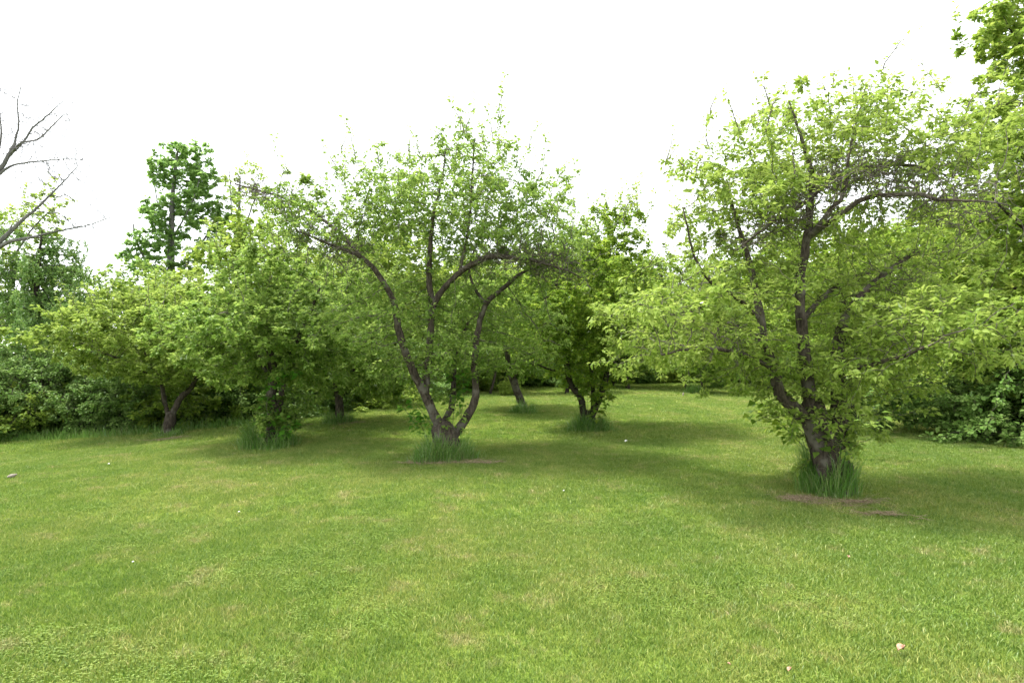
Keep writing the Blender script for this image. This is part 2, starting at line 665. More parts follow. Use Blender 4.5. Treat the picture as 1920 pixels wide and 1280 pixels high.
    if LP:
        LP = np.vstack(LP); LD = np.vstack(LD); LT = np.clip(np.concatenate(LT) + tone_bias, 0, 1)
        m = len(LP)
        nrm = np.array([[0, 0, upness]]) + lr.normal(size=(m, 3)) * 0.42
        sz = leaf * (1.12 if rich else 1.2) * lr.uniform(0.55, 1.25, m)
        keep = np.ones(m, bool)
        if leaf_parts:
            Wp = LP + np.array(root.location)
            dist = np.linalg.norm(Wp - np.array([0, 0, CAM_H]), axis=1)
            xs = Wp[:, 0] / Wp[:, 1]
            dist[np.abs(xs) > 0.82] = 1e9
            score = sz / dist
            sel = np.argsort(-score)[:leaf_parts]
            keep[sel] = False
            protos = []
            for t in (0.25, 0.45, 0.6, 0.75, 0.9):
                protos.append(mesh_from('leaf', LEAF_V, LEAF_F, mats['leaf'], np.full(4, t)))
            r, f, u = frames(LD[sel], nrm[sel])
            for j, i in enumerate(sel):
                o = bpy.data.objects.new('leaf', protos[min(4, int(LT[i] * 5))])
                C.objects.link(o)
                o.parent = root
                s = sz[i] * 1.05
                mt = Matrix(((r[j][0] * s, f[j][0] * s, u[j][0] * s, LP[i][0]),
                             (r[j][1] * s, f[j][1] * s, u[j][1] * s, LP[i][1]),
                             (r[j][2] * s, f[j][2] * s, u[j][2] * s, LP[i][2]), (0, 0, 0, 1)))
                o.matrix_local = mt
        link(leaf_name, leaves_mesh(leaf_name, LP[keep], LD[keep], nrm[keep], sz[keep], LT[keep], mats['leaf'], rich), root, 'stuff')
    return root


def px_limbs(base, Y, limbs):
    """limbs in photo pixels: (name, [(px, py, depth offset)], [radii in px])"""
    res = []
    for nm, pts, rad in limbs:
        rad = [r * (0.86 if nm == 'trunk' else 0.66) for r in rad]
        w_ = [P(x, y, Y + dz) - base for x, y, dz in pts]
        r_ = [r * (Y + p[2]) / F_PX for r, p in zip(np.interp(np.linspace(0, 1, len(pts)), np.linspace(0, 1, len(rad)), rad), pts)]
        res.append((nm, w_, r_))
    return res


def px_env(base, Y, env):
    """ellipses in photo pixels: (cx, cy, rx, ry, depth offset m, depth radius m, weight)"""
    res = []
    for cx, cy, rx, ry, dz, rd, wt in env:
        c = P(cx, cy, Y + dz) - base
        k = (Y + dz) / F_PX
        res.append((c, np.array([rx * k, rd, ry * k]), wt))
    return res


def px_tree(name, label, cat, bx, by, limbs, env, mats, group=None, **kw):
    b = G(bx, by)
    root = empty(name, b, label, cat, group)
    Y = b[1]
    build_tree(root, px_limbs(b, Y, limbs), px_env(b, Y, env), mats, **kw)
    return root



def dead_twigs(root, spots, seed):
    """dense bare twigs inside a crown: (px, py, depth offset, length of the run px dx, dy, how many)"""
    lr = np.random.default_rng(seed)
    b = np.array(root.location)
    A, B, ra, rb = [], [], [], []
    for x0, y0, x1, y1, dz, n in spots:
        for _ in range(n):
            t = lr.uniform()
            p = P(x0 + (x1 - x0) * t, y0 + (y1 - y0) * t, b[1] + dz) - b + lr.normal(size=3) * np.array([0.12, 0.2, 0.1])
            d = unit(lr.normal(size=3) * np.array([1, 1, 0.6]) + np.array([0, 0, 0.25]))
            w_ = lr.uniform(0.002, 0.0065)
            k = lr.integers(3, 10)
            for j in range(k):
                q = p + d * lr.uniform(0.04, 0.09)
                A.append(p); B.append(q); ra.append(w_ * (1 - j / k * 0.6)); rb.append(w_ * (1 - (j + 1) / k * 0.6))
                if lr.uniform() < 0.45:
                    e = unit(d + lr.normal(size=3) * 0.8)
                    A.append(q); B.append(q + e * lr.uniform(0.04, 0.1)); ra.append(w_ * 0.6); rb.append(w_ * 0.3)
                p = q
                d = unit(d + lr.normal(size=3) * 0.3)
    link('dead_twigs', twig_mesh('dead_twigs', np.array(A), np.array(B), np.array(ra), np.array(rb), M['twig'], 4), root, 'stuff')


# ------------------------------------------------------------------ ground
def make_lawn():
    ys = np.concatenate([np.linspace(-30, 2, 17), np.linspace(2.5, 60, 140), np.linspace(65, 700, 30)])
    xs = np.concatenate([np.linspace(-600, -45, 14), np.linspace(-42, 42, 120), np.linspace(45, 600, 14)])
    X, Y = np.meshgrid(xs, ys)
    Z = gz(X, Y)
    V = np.stack([X.ravel(), Y.ravel(), Z.ravel()], 1)
    nx = len(xs)
    Fq = []
    for j in range(len(ys) - 1):
        i = np.arange(nx - 1)
        a = j * nx + i
        Fq.append(np.stack([a, a + 1, a + nx + 1, a + nx], 1))
    me = mesh_from('lawn', V, np.vstack(Fq), M['lawn'], smooth=True)
    return link('lawn', me, kind='structure')


make_lawn()


def tuft_mesh(name, lr, n, rad, hmin, hmax, wid, mat, lean=0.5, clover=False, tone=(1.1, 1.25)):
    V, Fa, T = [], [], []
    for i in range(n):
        a = lr.uniform(0, 6.28)
        q = rad * math.sqrt(lr.uniform())
        b = np.array([q * math.cos(a), q * math.sin(a), -0.004])
        h = lr.uniform(hmin, hmax)
        a2 = lr.uniform(0, 6.28)
        ln = lr.uniform(0.05, lean) * h * 1.6
        out_ = np.array([math.cos(a2), math.sin(a2), 0]) * ln
        a3 = lr.uniform(0, 6.28)
        w_ = np.array([math.cos(a3), math.sin(a3), 0]) * wid * lr.uniform(0.6, 1.3)
        t = lr.beta(*tone)
        k = len(V)
        if clover:
            c = b + out_ * 0.5 + np.array([0, 0, h])
            for s in range(3):
                an = a2 + s * 2.094
                d = np.array([math.cos(an), math.sin(an), 0.15])
                e = np.array([-math.sin(an), math.cos(an), 0.1])
                L = wid * 3.2
                k = len(V)
                V += [c, c + d * L * 0.6 + e * L * 0.42, c + d * L, c + d * L * 0.6 - e * L * 0.42]
                Fa += [(k, k + 1, k + 2), (k, k + 2, k + 3)]
                T += [0.25 + t * 0.5] * 2
            continue
        V += [b - w_, b + w_, b + out_ * 0.35 + np.array([0, 0, h * 0.6]) + w_ * 0.8, b + out_ * 0.35 + np.array([0, 0, h * 0.6]) - w_ * 0.8,
              b + out_ + np.array([0, 0, h * 0.95])]
        Fa += [(k, k + 1, k + 2), (k, k + 2, k + 3), (k + 3, k + 2, k + 4)]
        T += [t] * 3
    return mesh_from(name, V, Fa, mat, T)


def gn_scatter(name, P3, rot, scl, protos, pick):
    """one object of instanced tufts: the mown grass nobody could count"""
    me = bpy.data.meshes.new(name)
    me.vertices.add(len(P3))
    me.vertices.foreach_set('co', np.asarray(P3, np.float32).ravel())
    for nm, arr in (('rz', rot), ('sc', scl)):
        a = me.attributes.new(nm, 'FLOAT', 'POINT')
        a.data.foreach_set('value', np.asarray(arr, np.float32))
    a = me.attributes.new('pick', 'INT', 'POINT')
    a.data.foreach_set('value', np.asarray(pick, np.int32))
    o = link(name, me, kind='stuff')
    ng = bpy.data.node_groups.new(name + '_scatter', 'GeometryNodeTree')
    ng.interface.new_socket('Geometry', in_out='INPUT', socket_type='NodeSocketGeometry')
    ng.interface.new_socket('Geometry', in_out='OUTPUT', socket_type='NodeSocketGeometry')
    gi = ng.nodes.new('NodeGroupInput')
    go = ng.nodes.new('NodeGroupOutput')
    jn = ng.nodes.new('GeometryNodeJoinGeometry')

    def attr(nm, ty):
        x = ng.nodes.new('GeometryNodeInputNamedAttribute')
        x.data_type = ty
        x.inputs['Name'].default_value = nm
        return [s for s in x.outputs if s.enabled and s.name == 'Attribute'][0]
    rz, sc, pk = attr('rz', 'FLOAT'), attr('sc', 'FLOAT'), attr('pick', 'INT')
    cx = ng.nodes.new('ShaderNodeCombineXYZ')
    ng.links.new(rz, cx.inputs[2])
    sx = ng.nodes.new('ShaderNodeCombineXYZ')
    for i in range(3):
        ng.links.new(sc, sx.inputs[i])
    for i, pr in enumerate(protos):
        cmp_ = ng.nodes.new('FunctionNodeCompare')
        cmp_.data_type = 'INT'
        cmp_.operation = 'EQUAL'
        ins = [s for s in cmp_.inputs if s.enabled]
        ng.links.new(pk, ins[0])
        ins[1].default_value = i
        oi = ng.nodes.new('GeometryNodeObjectInfo')
        oi.inputs[0].default_value = pr
        ip = ng.nodes.new('GeometryNodeInstanceOnPoints')
        ng.links.new(gi.outputs[0], ip.inputs['Points'])
        ng.links.new(cmp_.outputs[0], ip.inputs['Selection'])
        ng.links.new(oi.outputs['Geometry'], ip.inputs['Instance'])
        ng.links.new(cx.outputs[0], ip.inputs['Rotation'])
        ng.links.new(sx.outputs[0], ip.inputs['Scale'])
        ng.links.new(ip.outputs[0], jn.inputs[0])
    ng.links.new(jn.outputs[0], go.inputs[0])
    md = o.modifiers.new('scatter', 'NODES')
    md.node_group = ng
    return o


def make_grass():
    lr = np.random.default_rng(3)
    protos = []
    for i in range(5):
        me = tuft_mesh('grass_tuft', lr, 30, 0.08, 0.012, 0.038, 0.0022, M['grass'], lean=0.6)
        protos.append(bpy.data.objects.new('grass_tuft', me))
    me = tuft_mesh('grass_tuft', lr, 18, 0.07, 0.022, 0.052, 0.0024, M['grass'], lean=0.5)
    protos.append(bpy.data.objects.new('grass_tuft', me))
    me = tuft_mesh('clover_patch', lr, 10, 0.07, 0.018, 0.036, 0.0022, M['grass'], lean=0.6, clover=True)
    protos.append(bpy.data.objects.new('clover_patch', me))
    PX = []
    for y0, y1, dens, sc in ((1.9, 6, 950, 1.0), (6, 12, 430, 1.12), (12, 24, 120, 1.45), (24, 48, 30, 2.0)):
        wmax = 0.92 * y1 + 1.2
        n = int(dens * (y1 - y0) * 2 * wmax)
        y = lr.uniform(y0, y1, n)
        x = lr.uniform(-wmax, wmax, n)
        k = np.abs(x) < 0.92 * y + 1.2
        x, y = x[k], y[k]
        PX.append(np.stack([x, y, gz(x, y), np.full(len(x), sc)], 1))
    A = np.vstack(PX)
    n = len(A)
    nz_ = np.array([noise.noise(Vector((a[0] * 1.1, a[1] * 1.1, 3.1))) for a in A[:, :2]])
    pk = lr.choice(6, n, p=[0.185] * 5 + [0.075])
    pk[(nz_ > 0.05) & (lr.uniform(size=n) < 0.16)] = 6
    sc = A[:, 3] * lr.uniform(0.7, 1.25, n) * (1 + 0.25 * nz_)
    print('grass tufts', n)
    gn_scatter('grass', A[:, :3], lr.uniform(0, 6.28, n), sc, protos, pk)


make_grass()

# ------------------------------------------------------------------ the orchard
ORCH = 'apple trees of the orchard'
AP = dict(bark=M['bark'], twig=M['twig'], leaf=M['apple'])
AY = dict(bark=M['bark'], twig=M['twig'], leaf=M['apple_yellow'])
AD = dict(bark=M['bark_dark'], twig=M['twig'], leaf=M['apple_dark'])

treeA = px_tree('apple_tree', 'large near apple tree with a thick dark many-stemmed trunk in tall grass', 'apple tree', 1560, 925,
    [('trunk', [(1566, 935, 0), (1560, 900, 0), (1548, 850, 0), (1534, 800, 0.02), (1522, 755, 0.05)], [40, 33, 30, 27, 23]),
     ('trunk', [(1578, 935, 0.02), (1576, 880, 0.03), (1572, 810, 0.06), (1576, 740, 0.1), (1570, 660, 0.2), (1590, 590, 0.3), (1650, 520, 0.4), (1720, 470, 0.5)], [32, 25, 21, 17, 13, 10, 7, 4]),
     ('limb', [(1540, 850, 0.0), (1520, 800, -0.05), (1490, 765, -0.1), (1462, 735, -0.12), (1450, 690, -0.15), (1432, 640, -0.15), (1426, 590, -0.1), (1412, 520, 0.0), (1395, 456, 0.1), (1370, 380, 0.1), (1350, 320, 0.2)], [22, 19, 17, 15, 13, 10, 7, 5, 3]),
     ('limb', [(1534, 800, 0.02), (1518, 740, 0.0), (1508, 650, 0.0), (1500, 560, 0.0), (1502, 510, 0.0), (1514, 440, 0.0), (1520, 379, 0.02), (1522, 330, 0.0), (1500, 250, 0.0), (1480, 190, 0)], [24, 18, 15, 13, 12, 11, 9, 7, 4, 2]),
     ('limb', [(1512, 450, 0.0), (1537, 420, -0.05), (1560, 390, -0.15), (1575, 375, -0.2), (1586, 349, -0.2), (1590, 304, -0.2), (1600, 250, -0.1), (1625, 160, 0)], [8, 7, 6, 5, 3, 2]),
     ('limb', [(1513, 446, 0.0), (1545, 422, -0.2), (1575, 401, -0.4), (1624, 371, -0.5), (1680, 366, -0.6), (1725, 364, -0.7), (1762, 375, -0.8), (1837, 377, -1.0), (1890, 385, -1.1)], [9, 8, 7, 6.5, 6, 5, 3, 2]),
     ('limb', [(1519, 372, 0.0), (1549, 345, 0.2), (1594, 322, 0.3), (1650, 311, 0.4), (1695, 309, 0.5), (1744, 319, 0.6), (1800, 337, 0.8)], [7, 6, 5, 4, 2]),
     ('limb', [(1519, 372, 0.0), (1490, 392, -0.2), (1450, 415, -0.35), (1420, 438, -0.5), (1390, 462, -0.6)], [6, 5, 4, 2.5]),
     ('limb', [(1426, 600, -0.1), (1381, 557, -0.3), (1333, 529, -0.5), (1308, 495, -0.6), (1294, 450, -0.7), (1280, 390, -0.7)], [6, 5, 4, 3, 2]),
     ('limb', [(1448, 690, -0.15), (1400, 667, -0.4), (1340, 655, -0.6), (1290, 655, -0.8), (1240, 665, -1.0)], [7, 6, 5, 4, 2]),
     ('limb', [(1432, 640, -0.1), (1390, 615, 0.3), (1340, 600, 0.8), (1270, 590, 1.2), (1200, 570, 1.4)], [7, 6, 5, 3, 2]),
     ('limb', [(1575, 740, 0.1), (1600, 700, -0.3), (1640, 682, -0.7), (1690, 668, -1.1), (1740, 650, -1.4)], [9, 8, 6, 5, 3]),
     ('limb', [(1505, 600, 0.0), (1540, 560, 0.6), (1600, 520, 1.1), (1680, 500, 1.5)], [8, 7, 5, 3]),
     ],
    [(1600, 265, 200, 95, 0.4, 1.4, 3.0), (1770, 300, 95, 65, 0.2, 1.1, 1.7), (1370, 400, 105, 160, 0.2, 1.1, 1.7), (1480, 400, 150, 110, 0.7, 1.2, 1.3), (1290, 655, 140, 42, 0.4, 1.2, 1.0),
     (1250, 590, 150, 85, 0.1, 1.4, 1.7), (1400, 560, 140, 110, 0, 1.2, 1.3), (1700, 490, 180, 90, 1.0, 1.0, 1.5), (1740, 630, 150, 75, -0.9, 0.8, 1.3),
     (1540, 660, 190, 80, 0.0, 0.9, 2.0), (1440, 690, 90, 50, 0.1, 0.8, 0.8), (1550, 775, 75, 62, -0.15, 0.42, 0.95), (1640, 560, 160, 90, 0.3, 1.0, 1.3), (1640, 700, 100, 35, 0.2, 0.6, 0.5)],
    AY, ORCH, seed=11, n_att=7900, step=0.085, kill=0.11, infl=2.0, leaf=0.062, lpn=3.1, shoots=55, shoot_len=(0.2, 0.6), leaf_parts=300, sides=16,
    clump=0.2, r0=0.0022, thin=0.012)

dead_twigs(treeA, [(1519, 380, 1400, 450, -0.35, 150), (1549, 345, 1760, 315, 0.1, 150), (1620, 372, 1880, 385, -0.6, 130), (1519, 350, 1640, 330, -0.3, 90),
                   (1440, 420, 1600, 300, 0.2, 80), (1740, 420, 1850, 330, -0.5, 60), (1600, 560, 1800, 470, 0.5, 90), (1400, 650, 1250, 600, -0.2, 70)], 71)

treeB = px_tree('apple_tree', 'wide apple tree in the middle of the lawn with limbs arching out both ways', 'apple tree', 840, 858,
    [('trunk', [(838, 866, 0), (840, 845, 0), (836, 820, 0), (826, 798, 0)], [36, 29, 27, 22]),
     ('limb', [(832, 812, 0), (815, 780, -0.05), (795, 735, -0.1), (775, 697, -0.15), (757, 652, -0.2), (746, 612, -0.2), (739, 567, -0.25), (720, 530, -0.3), (694, 496, -0.35), (667, 476, -0.4), (630, 462, -0.5), (592, 447, -0.6), (555, 432, -0.7)], [16, 14, 12, 11, 10, 9, 8, 7, 6, 4.5, 3, 2]),
     ('limb', [(680, 486, -0.35), (640, 440, -0.2), (600, 408, 0), (577, 395, 0), (536, 372, 0), (499, 361, 0.1), (440, 345, 0.1)], [5, 4.5, 4.5, 4, 3, 2]),
     ('limb', [(797, 738, -0.08), (800, 700, 0.05), (806, 642, 0.1), (808, 575, 0.1), (804, 519, 0.1), (806, 477, 0.1), (812, 410, 0.1), (830, 330, 0.1), (835, 280, 0.1)], [12, 11, 10, 9, 8, 7, 5, 3, 1.5]),
     ('limb', [(808, 582, 0.1), (829, 545, 0.0), (862, 511, -0.1), (892, 492, -0.2), (922, 481, -0.3), (960, 483, -0.4), (997, 487, -0.5), (1024, 496, -0.6), (1065, 507, -0.7), (1087, 519, -0.8)], [9.5, 9, 8, 8, 7, 6, 5, 4, 2.5, 1.5]),
     ('limb', [(862, 511, -0.1), (868, 480, -0.05), (880, 420, 0), (885, 340, 0), (890, 260, 0)], [5, 4, 3, 2]),
     ('limb', [(842, 828, 0), (858, 805, 0.05), (880, 775, 0.08), (892, 742, 0.1), (890, 690, 0.15), (896, 624, 0.2), (911, 571, 0.2), (934, 549, 0.25), (964, 522, 0.3), (986, 507, 0.35), (1016, 500, 0.4), (1060, 470, 0.5)], [14, 12, 11, 10, 9, 8, 7, 6, 4, 3, 2]),
     ('limb', [(911, 571, 0.2), (890, 540, 0.6), (880, 500, 1.0), (900, 440, 1.4)], [5, 4, 3, 2]),
     ('limb', [(825, 800, 0), (845, 765, 0.3), (850, 720, 0.5), (855, 660, 0.9), (880, 600, 1.3)], [9, 8, 6, 4])],
    [(850, 400, 190, 105, 0.6, 1.7, 3.4), (885, 305, 75, 65, 0, 0.8, 0.6), (740, 380, 90, 70, 0, 1.1, 0.9), (560, 400, 95, 55, -0.2, 0.8, 0.8), (650, 445, 70, 60, -0.2, 0.9, 0.7),
     (1010, 430, 85, 85, 0, 1.2, 1.2), (690, 600, 90, 80, 0.1, 1.2, 0.9), (830, 590, 110, 90, 1.1, 0.8, 0.9), (940, 600, 110, 80, 0.9, 1.0, 1.0),
     (800, 690, 90, 50, 0.2, 0.7, 0.6), (860, 670, 60, 40, 0, 0.7, 0.3)],
    AP, ORCH, seed=5, n_att=7800, step=0.10, kill=0.12, infl=2.2, leaf=0.066, lpn=2.7, shoots=60, shoot_len=(0.2, 0.75), sides=14, clump=0.24, r0=0.0026, thin=0.013)

dead_twigs(treeB, [(940, 478, 1085, 508, -0.5, 190), (990, 500, 1095, 525, -0.3, 60), (667, 474, 555, 430, -0.55, 120), (577, 398, 440, 345, 0.05, 150), (860, 500, 960, 470, -0.2, 70), (700, 500, 600, 470, -0.3, 50)], 72)

treeC = px_tree('apple_tree', 'dark leafy apple tree whose trunk forks low in a V', 'apple tree', 1105, 805,
    [('trunk', [(1104, 812, 0), (1103, 795, 0), (1102, 780, 0)], [22, 17, 15]),
     ('limb', [(1098, 790, 0), (1093, 765, 0), (1089, 745, 0), (1071, 722, 0), (1065, 700, 0), (1062, 672, 0), (1064, 630, 0.1), (1050, 560, 0.2), (1040, 520, 0.2)], [10, 9, 9, 8, 6, 4]),
     ('limb', [(1104, 790, 0), (1112, 772, 0), (1123, 745, 0), (1134, 715, 0), (1141, 690, 0), (1150, 660, 0), (1152, 600, 0), (1145, 500, 0.1), (1140, 430, 0.1)], [11, 10, 9, 8, 7, 5, 3]),
     ('limb', [(1141, 690, 0), (1165, 672, -0.2), (1200, 664, -0.5), (1240, 655, -0.8)], [6, 5, 4, 2]),
     ('limb', [(1064, 700, 0), (1050, 695, -0.2), (1030, 692, -0.5), (1000, 680, -0.9)], [5, 4, 3, 2]),
     ('limb', [(1112, 772, 0), (1110, 700, 0.5), (1100, 640, 1.0), (1120, 560, 1.3)], [7, 6, 4, 3])],
    [(1110, 560, 110, 110, 0, 1.7, 3), (1145, 450, 45, 55, 0, 0.8, 0.7), (1020, 600, 70, 70, 0, 1.2, 1.0), (1210, 590, 90, 80, 0, 1.4, 1.4), (1110, 660, 90, 45, 0, 1.0, 1.3), (1110, 710, 40, 30, 0, 0.4, 0.3)],
    AD, ORCH, seed=8, n_att=4200, step=0.13, kill=0.15, infl=2.5, leaf=0.066, lpn=5.4, shoots=50, shoot_len=(0.3, 0.9), sides=12, clump=0.28, thin=0.015, rich=False)

treeD = px_tree('apple_tree', 'small apple tree with one trunk leaning left, behind the central tree', 'apple tree', 982, 768,
    [('trunk', [(984, 774, 0), (978, 755, 0), (970, 735, 0), (963, 716, 0), (955, 695, 0), (950, 660, 0)], [12, 9, 8.5, 8, 6, 5]),
     ('limb', [(960, 708, 0), (985, 690, -0.5), (1010, 680, -1.0)], [4, 3, 2]),
     ('limb', [(955, 695, 0), (930, 670, 0.5), (900, 650, 1.0)], [4, 3, 2])],
    [(955, 640, 90, 55, 0, 2.2, 2), (940, 570, 80, 60, 0, 2.0, 1.4), (1010, 680, 50, 25, -0.5, 1.0, 0.5)],
    AP, ORCH, seed=21, n_att=2000, step=0.16, kill=0.2, infl=3, leaf=0.085, lpn=5.4, shoots=20, sides=10, clump=0.3, thin=0.02, rich=False)

treeE = px_tree('apple_tree', 'apple tree with two slim reddish stems close behind the large near one', 'apple tree', 1592, 808,
    [('trunk', [(1582, 814, 0), (1581, 770, 0), (1580, 720, 0), (1584, 650, 0), (1580, 560, 0)], [17, 14, 13, 10, 6]),
     ('trunk', [(1602, 814, 0), (1602, 770, 0.0), (1601, 735, 0), (1604, 690, 0), (1612, 620, 0), (1640, 540, 0)], [9, 8, 7.5, 7, 6, 4]),
     ('limb', [(1583, 665, 0), (1540, 600, 0.3), (1500, 560, 0.5)], [6, 5, 3]),
     ('limb', [(1606, 670, 0), (1660, 620, -0.3), (1720, 600, -0.5)], [5, 4, 3])],
    [(1600, 500, 150, 110, 0, 1.8, 2.2), (1680, 620, 110, 60, 0, 1.4, 1.2), (1500, 620, 80, 60, 0.2, 1.3, 0.8), (1620, 690, 70, 30, -0.3, 0.8, 0.4)],
    AD, ORCH, seed=23, n_att=2800, step=0.14, kill=0.17, infl=3, leaf=0.066, lpn=5.2, shoots=20, sides=10, clump=0.28, thin=0.016, rich=False)

treeF = px_tree('apple_tree', 'bushy apple tree with bright vine leaves round its hidden trunk', 'apple tree', 508, 832,
    [('trunk', [(510, 840, 0), (511, 810, 0), (512, 775, 0), (509, 740, 0), (512, 690, 0), (500, 630, 0), (490, 570, 0)], [18, 15, 12, 10, 8, 5]),
     ('limb', [(513, 790, 0), (524, 760, 0), (531, 720, 0), (545, 670, 0), (575, 600, -0.2), (600, 540, -0.2)], [9, 8, 7, 5, 3]),
     ('limb', [(510, 720, 0), (480, 660, -0.3), (440, 600, -0.5), (425, 585, -0.5)], [6, 5, 4, 3])],
    [(505, 600, 110, 78, 0, 1.9, 2.6), (500, 505, 50, 30, 0, 0.9, 0.4), (430, 645, 80, 65, 0.2, 1.4, 1.1), (590, 635, 80, 65, 0.3, 1.4, 1.1), (500, 700, 90, 25, -0.2, 0.9, 0.35), (515, 770, 40, 35, 0, 0.4, 0.25)],
    AP, ORCH, seed=31, n_att=4000, step=0.13, kill=0.15, infl=2.6, leaf=0.066, lpn=5.2, shoots=45, sides=10, clump=0.28, thin=0.015, rich=False)

treeG = px_tree('apple_tree', 'low spreading apple tree with a pale forked trunk before the left hedge', 'apple tree', 316, 812,
    [('trunk', [(313, 820, 0), (316, 800, 0), (320, 785, 0), (321, 775, 0)], [15, 12, 11, 10]),
     ('limb', [(319, 788, 0), (313, 770, 0), (307, 745, 0), (300, 715, 0), (270, 660, 0)], [7, 6.5, 6, 5, 3]),
     ('limb', [(321, 785, 0), (330, 762, 0), (342, 742, 0), (358, 728, 0), (372, 700, 0), (400, 640, 0)], [9, 8, 8, 7, 5, 3]),
     ('limb', [(300, 715, 0), (240, 680, -0.5), (190, 660, -0.9)], [5, 4, 2])],
    [(290, 640, 130, 75, 0, 2.2, 3), (180, 630, 70, 50, -0.2, 1.4, 1.0), (390, 620, 80, 70, 0, 1.8, 1.4), (280, 560, 70, 35, 0, 1.3, 0.7), (330, 690, 120, 25, -0.2, 1.4, 0.7), (440, 680, 50, 35, 0, 1.0, 0.5)],
    AY, ORCH, seed=37, n_att=4200, step=0.15, kill=0.17, infl=3, leaf=0.075, lpn=5.6, shoots=45, sides=10, clump=0.3, thin=0.017, rich=False, flat=0.35)

treeH = px_tree('apple_tree', 'greyish green apple tree with a grass-ringed stump-like base, between bushy and central trees', 'apple tree', 636, 792,
    [('trunk', [(637, 796, 0), (637, 775, 0), (635, 750, 0), (625, 700, 0), (618, 660, 0), (610, 590, 0)], [11, 9, 8, 6, 4]),
     ('limb', [(636, 755, 0), (660, 700, 0), (680, 640, 0), (690, 580, 0)], [6, 5, 4, 2])],
    [(650, 630, 80, 80, 0, 2.0, 2.2), (610, 690, 55, 50, 0, 1.4, 1.0), (690, 700, 60, 45, -0.2, 1.4, 1.0), (640, 545, 70, 40, 0, 1.3, 0.7)],
    AP, ORCH, seed=41, n_att=2800, step=0.17, kill=0.2, infl=3, leaf=0.085, lpn=5.2, shoots=30, sides=9, clump=0.32, thin=0.02, rich=False, tone_bias=0.05)

# ------------------------------------------------------------------ prototypes, in metres
def proto_tree(name, label, cat, H, W, mats, seed, leaf, n_att, step, stems=1, trunk_h=0.3, group=None, lpn=3.0, low=0.28, shoots=25, clump=None, fork=3):
    lr = np.random.default_rng(seed)
    root = empty(name, (0, 0, 0), label, cat, group)
    limbs = []
    for s in range(stems):
        a = lr.uniform(0, 6.28)
        ox, oy = (0, 0) if stems == 1 else (0.12 * W * math.cos(a), 0.12 * W * math.sin(a))
        r = 0.02 * H / math.sqrt(stems)
        pts = [(ox, oy, -0.1)]
        for q in range(1, 6):
            pts.append((ox * (1 + q * 0.5) + lr.normal() * 0.03 * W, oy * (1 + q * 0.5) + lr.normal() * 0.03 * W, H * 0.16 * q))
        limbs.append(('trunk', pts, list(np.linspace(r, r * 0.25, 6))))
        for _ in range(fork):
            q = lr.integers(1, 4)
            p0 = np.array(pts[q])
            an = lr.uniform(0, 6.28)
            o = np.array([math.cos(an), math.sin(an), 0])
            L = W * lr.uniform(0.4, 0.75)
            limbs.append(('limb', [p0, p0 + o * L * 0.4 + (0, 0, L * 0.35), p0 + o * L + (0, 0, L * 0.75)], [r * 0.45, r * 0.3, r * 0.12]))
    env = []
    for _ in range(9):
        t = lr.uniform(low, 0.92)
        prof = math.sin(math.pi * min(0.95, (t - low) / (1 - low) * 0.75 + 0.22))
        a = lr.uniform(0, 6.28)
        q = W * 0.5 * prof * lr.uniform(0.0, 0.9)
        env.append((np.array([q * math.cos(a), q * math.sin(a), H * t]), np.array([W * 0.42 * prof, W * 0.42 * prof, H * 0.13]), 0.4 + prof))
    build_tree(root, limbs, env, mats, seed=seed, n_att=n_att, step=step, kill=step * 1.25, infl=step * 22, leaf=leaf, lpn=lpn, shoots=shoots,
               shoot_len=(0.05 * H, 0.12 * H), rich=False, sides=8, clump=clump or step * 2.2, thin=step * 0.13, r0=step * 0.022, limb_step=step, spread=leaf)
    return root


def copy_tree(src, loc, rz, sc, label):
    r = src.copy()
    C.objects.link(r)
    r.location = tuple(loc)
    r.rotation_euler = (0, 0, rz)
    r.scale = (sc[0], sc[0], sc[1]) if isinstance(sc, tuple) else (sc, sc, sc)
    r['label'] = label
    for ch in src.children:
        c = ch.copy()
        C.objects.link(c)
        c.parent = r
        c.matrix_parent_inverse = ch.matrix_parent_inverse
    return r


FM = dict(bark=M['bark_dark'], twig=M['twig'], leaf=M['far'])
MM = dict(bark=M['bark_grey'], twig=M['twig_grey'], leaf=M['maple'])
SM = dict(bark=M['bark_dark'], twig=M['twig'], leaf=M['shrub'])


def place_all(protos, spots):
    """spots: (px, py ground or (px, distance), height m, width factor, rz, proto, label)"""
    used = set()
    for (px, Y, H, wf, rz, pi, label) in spots:
        src, h0 = protos[pi]
        x = P(px, 668, Y)[0]
        z = float(gz(x, Y))
        s = H / h0
        if pi not in used:
            used.add(pi)
            src.location = (x, Y, z)
            src.rotation_euler = (0, 0, rz)
            src.scale = (s * wf, s * wf, s)
            src['label'] = label
        else:
            copy_tree(src, (x, Y, z), rz, (s * wf, s), label)


def gy(px, py):
    return G(px, py)[1]


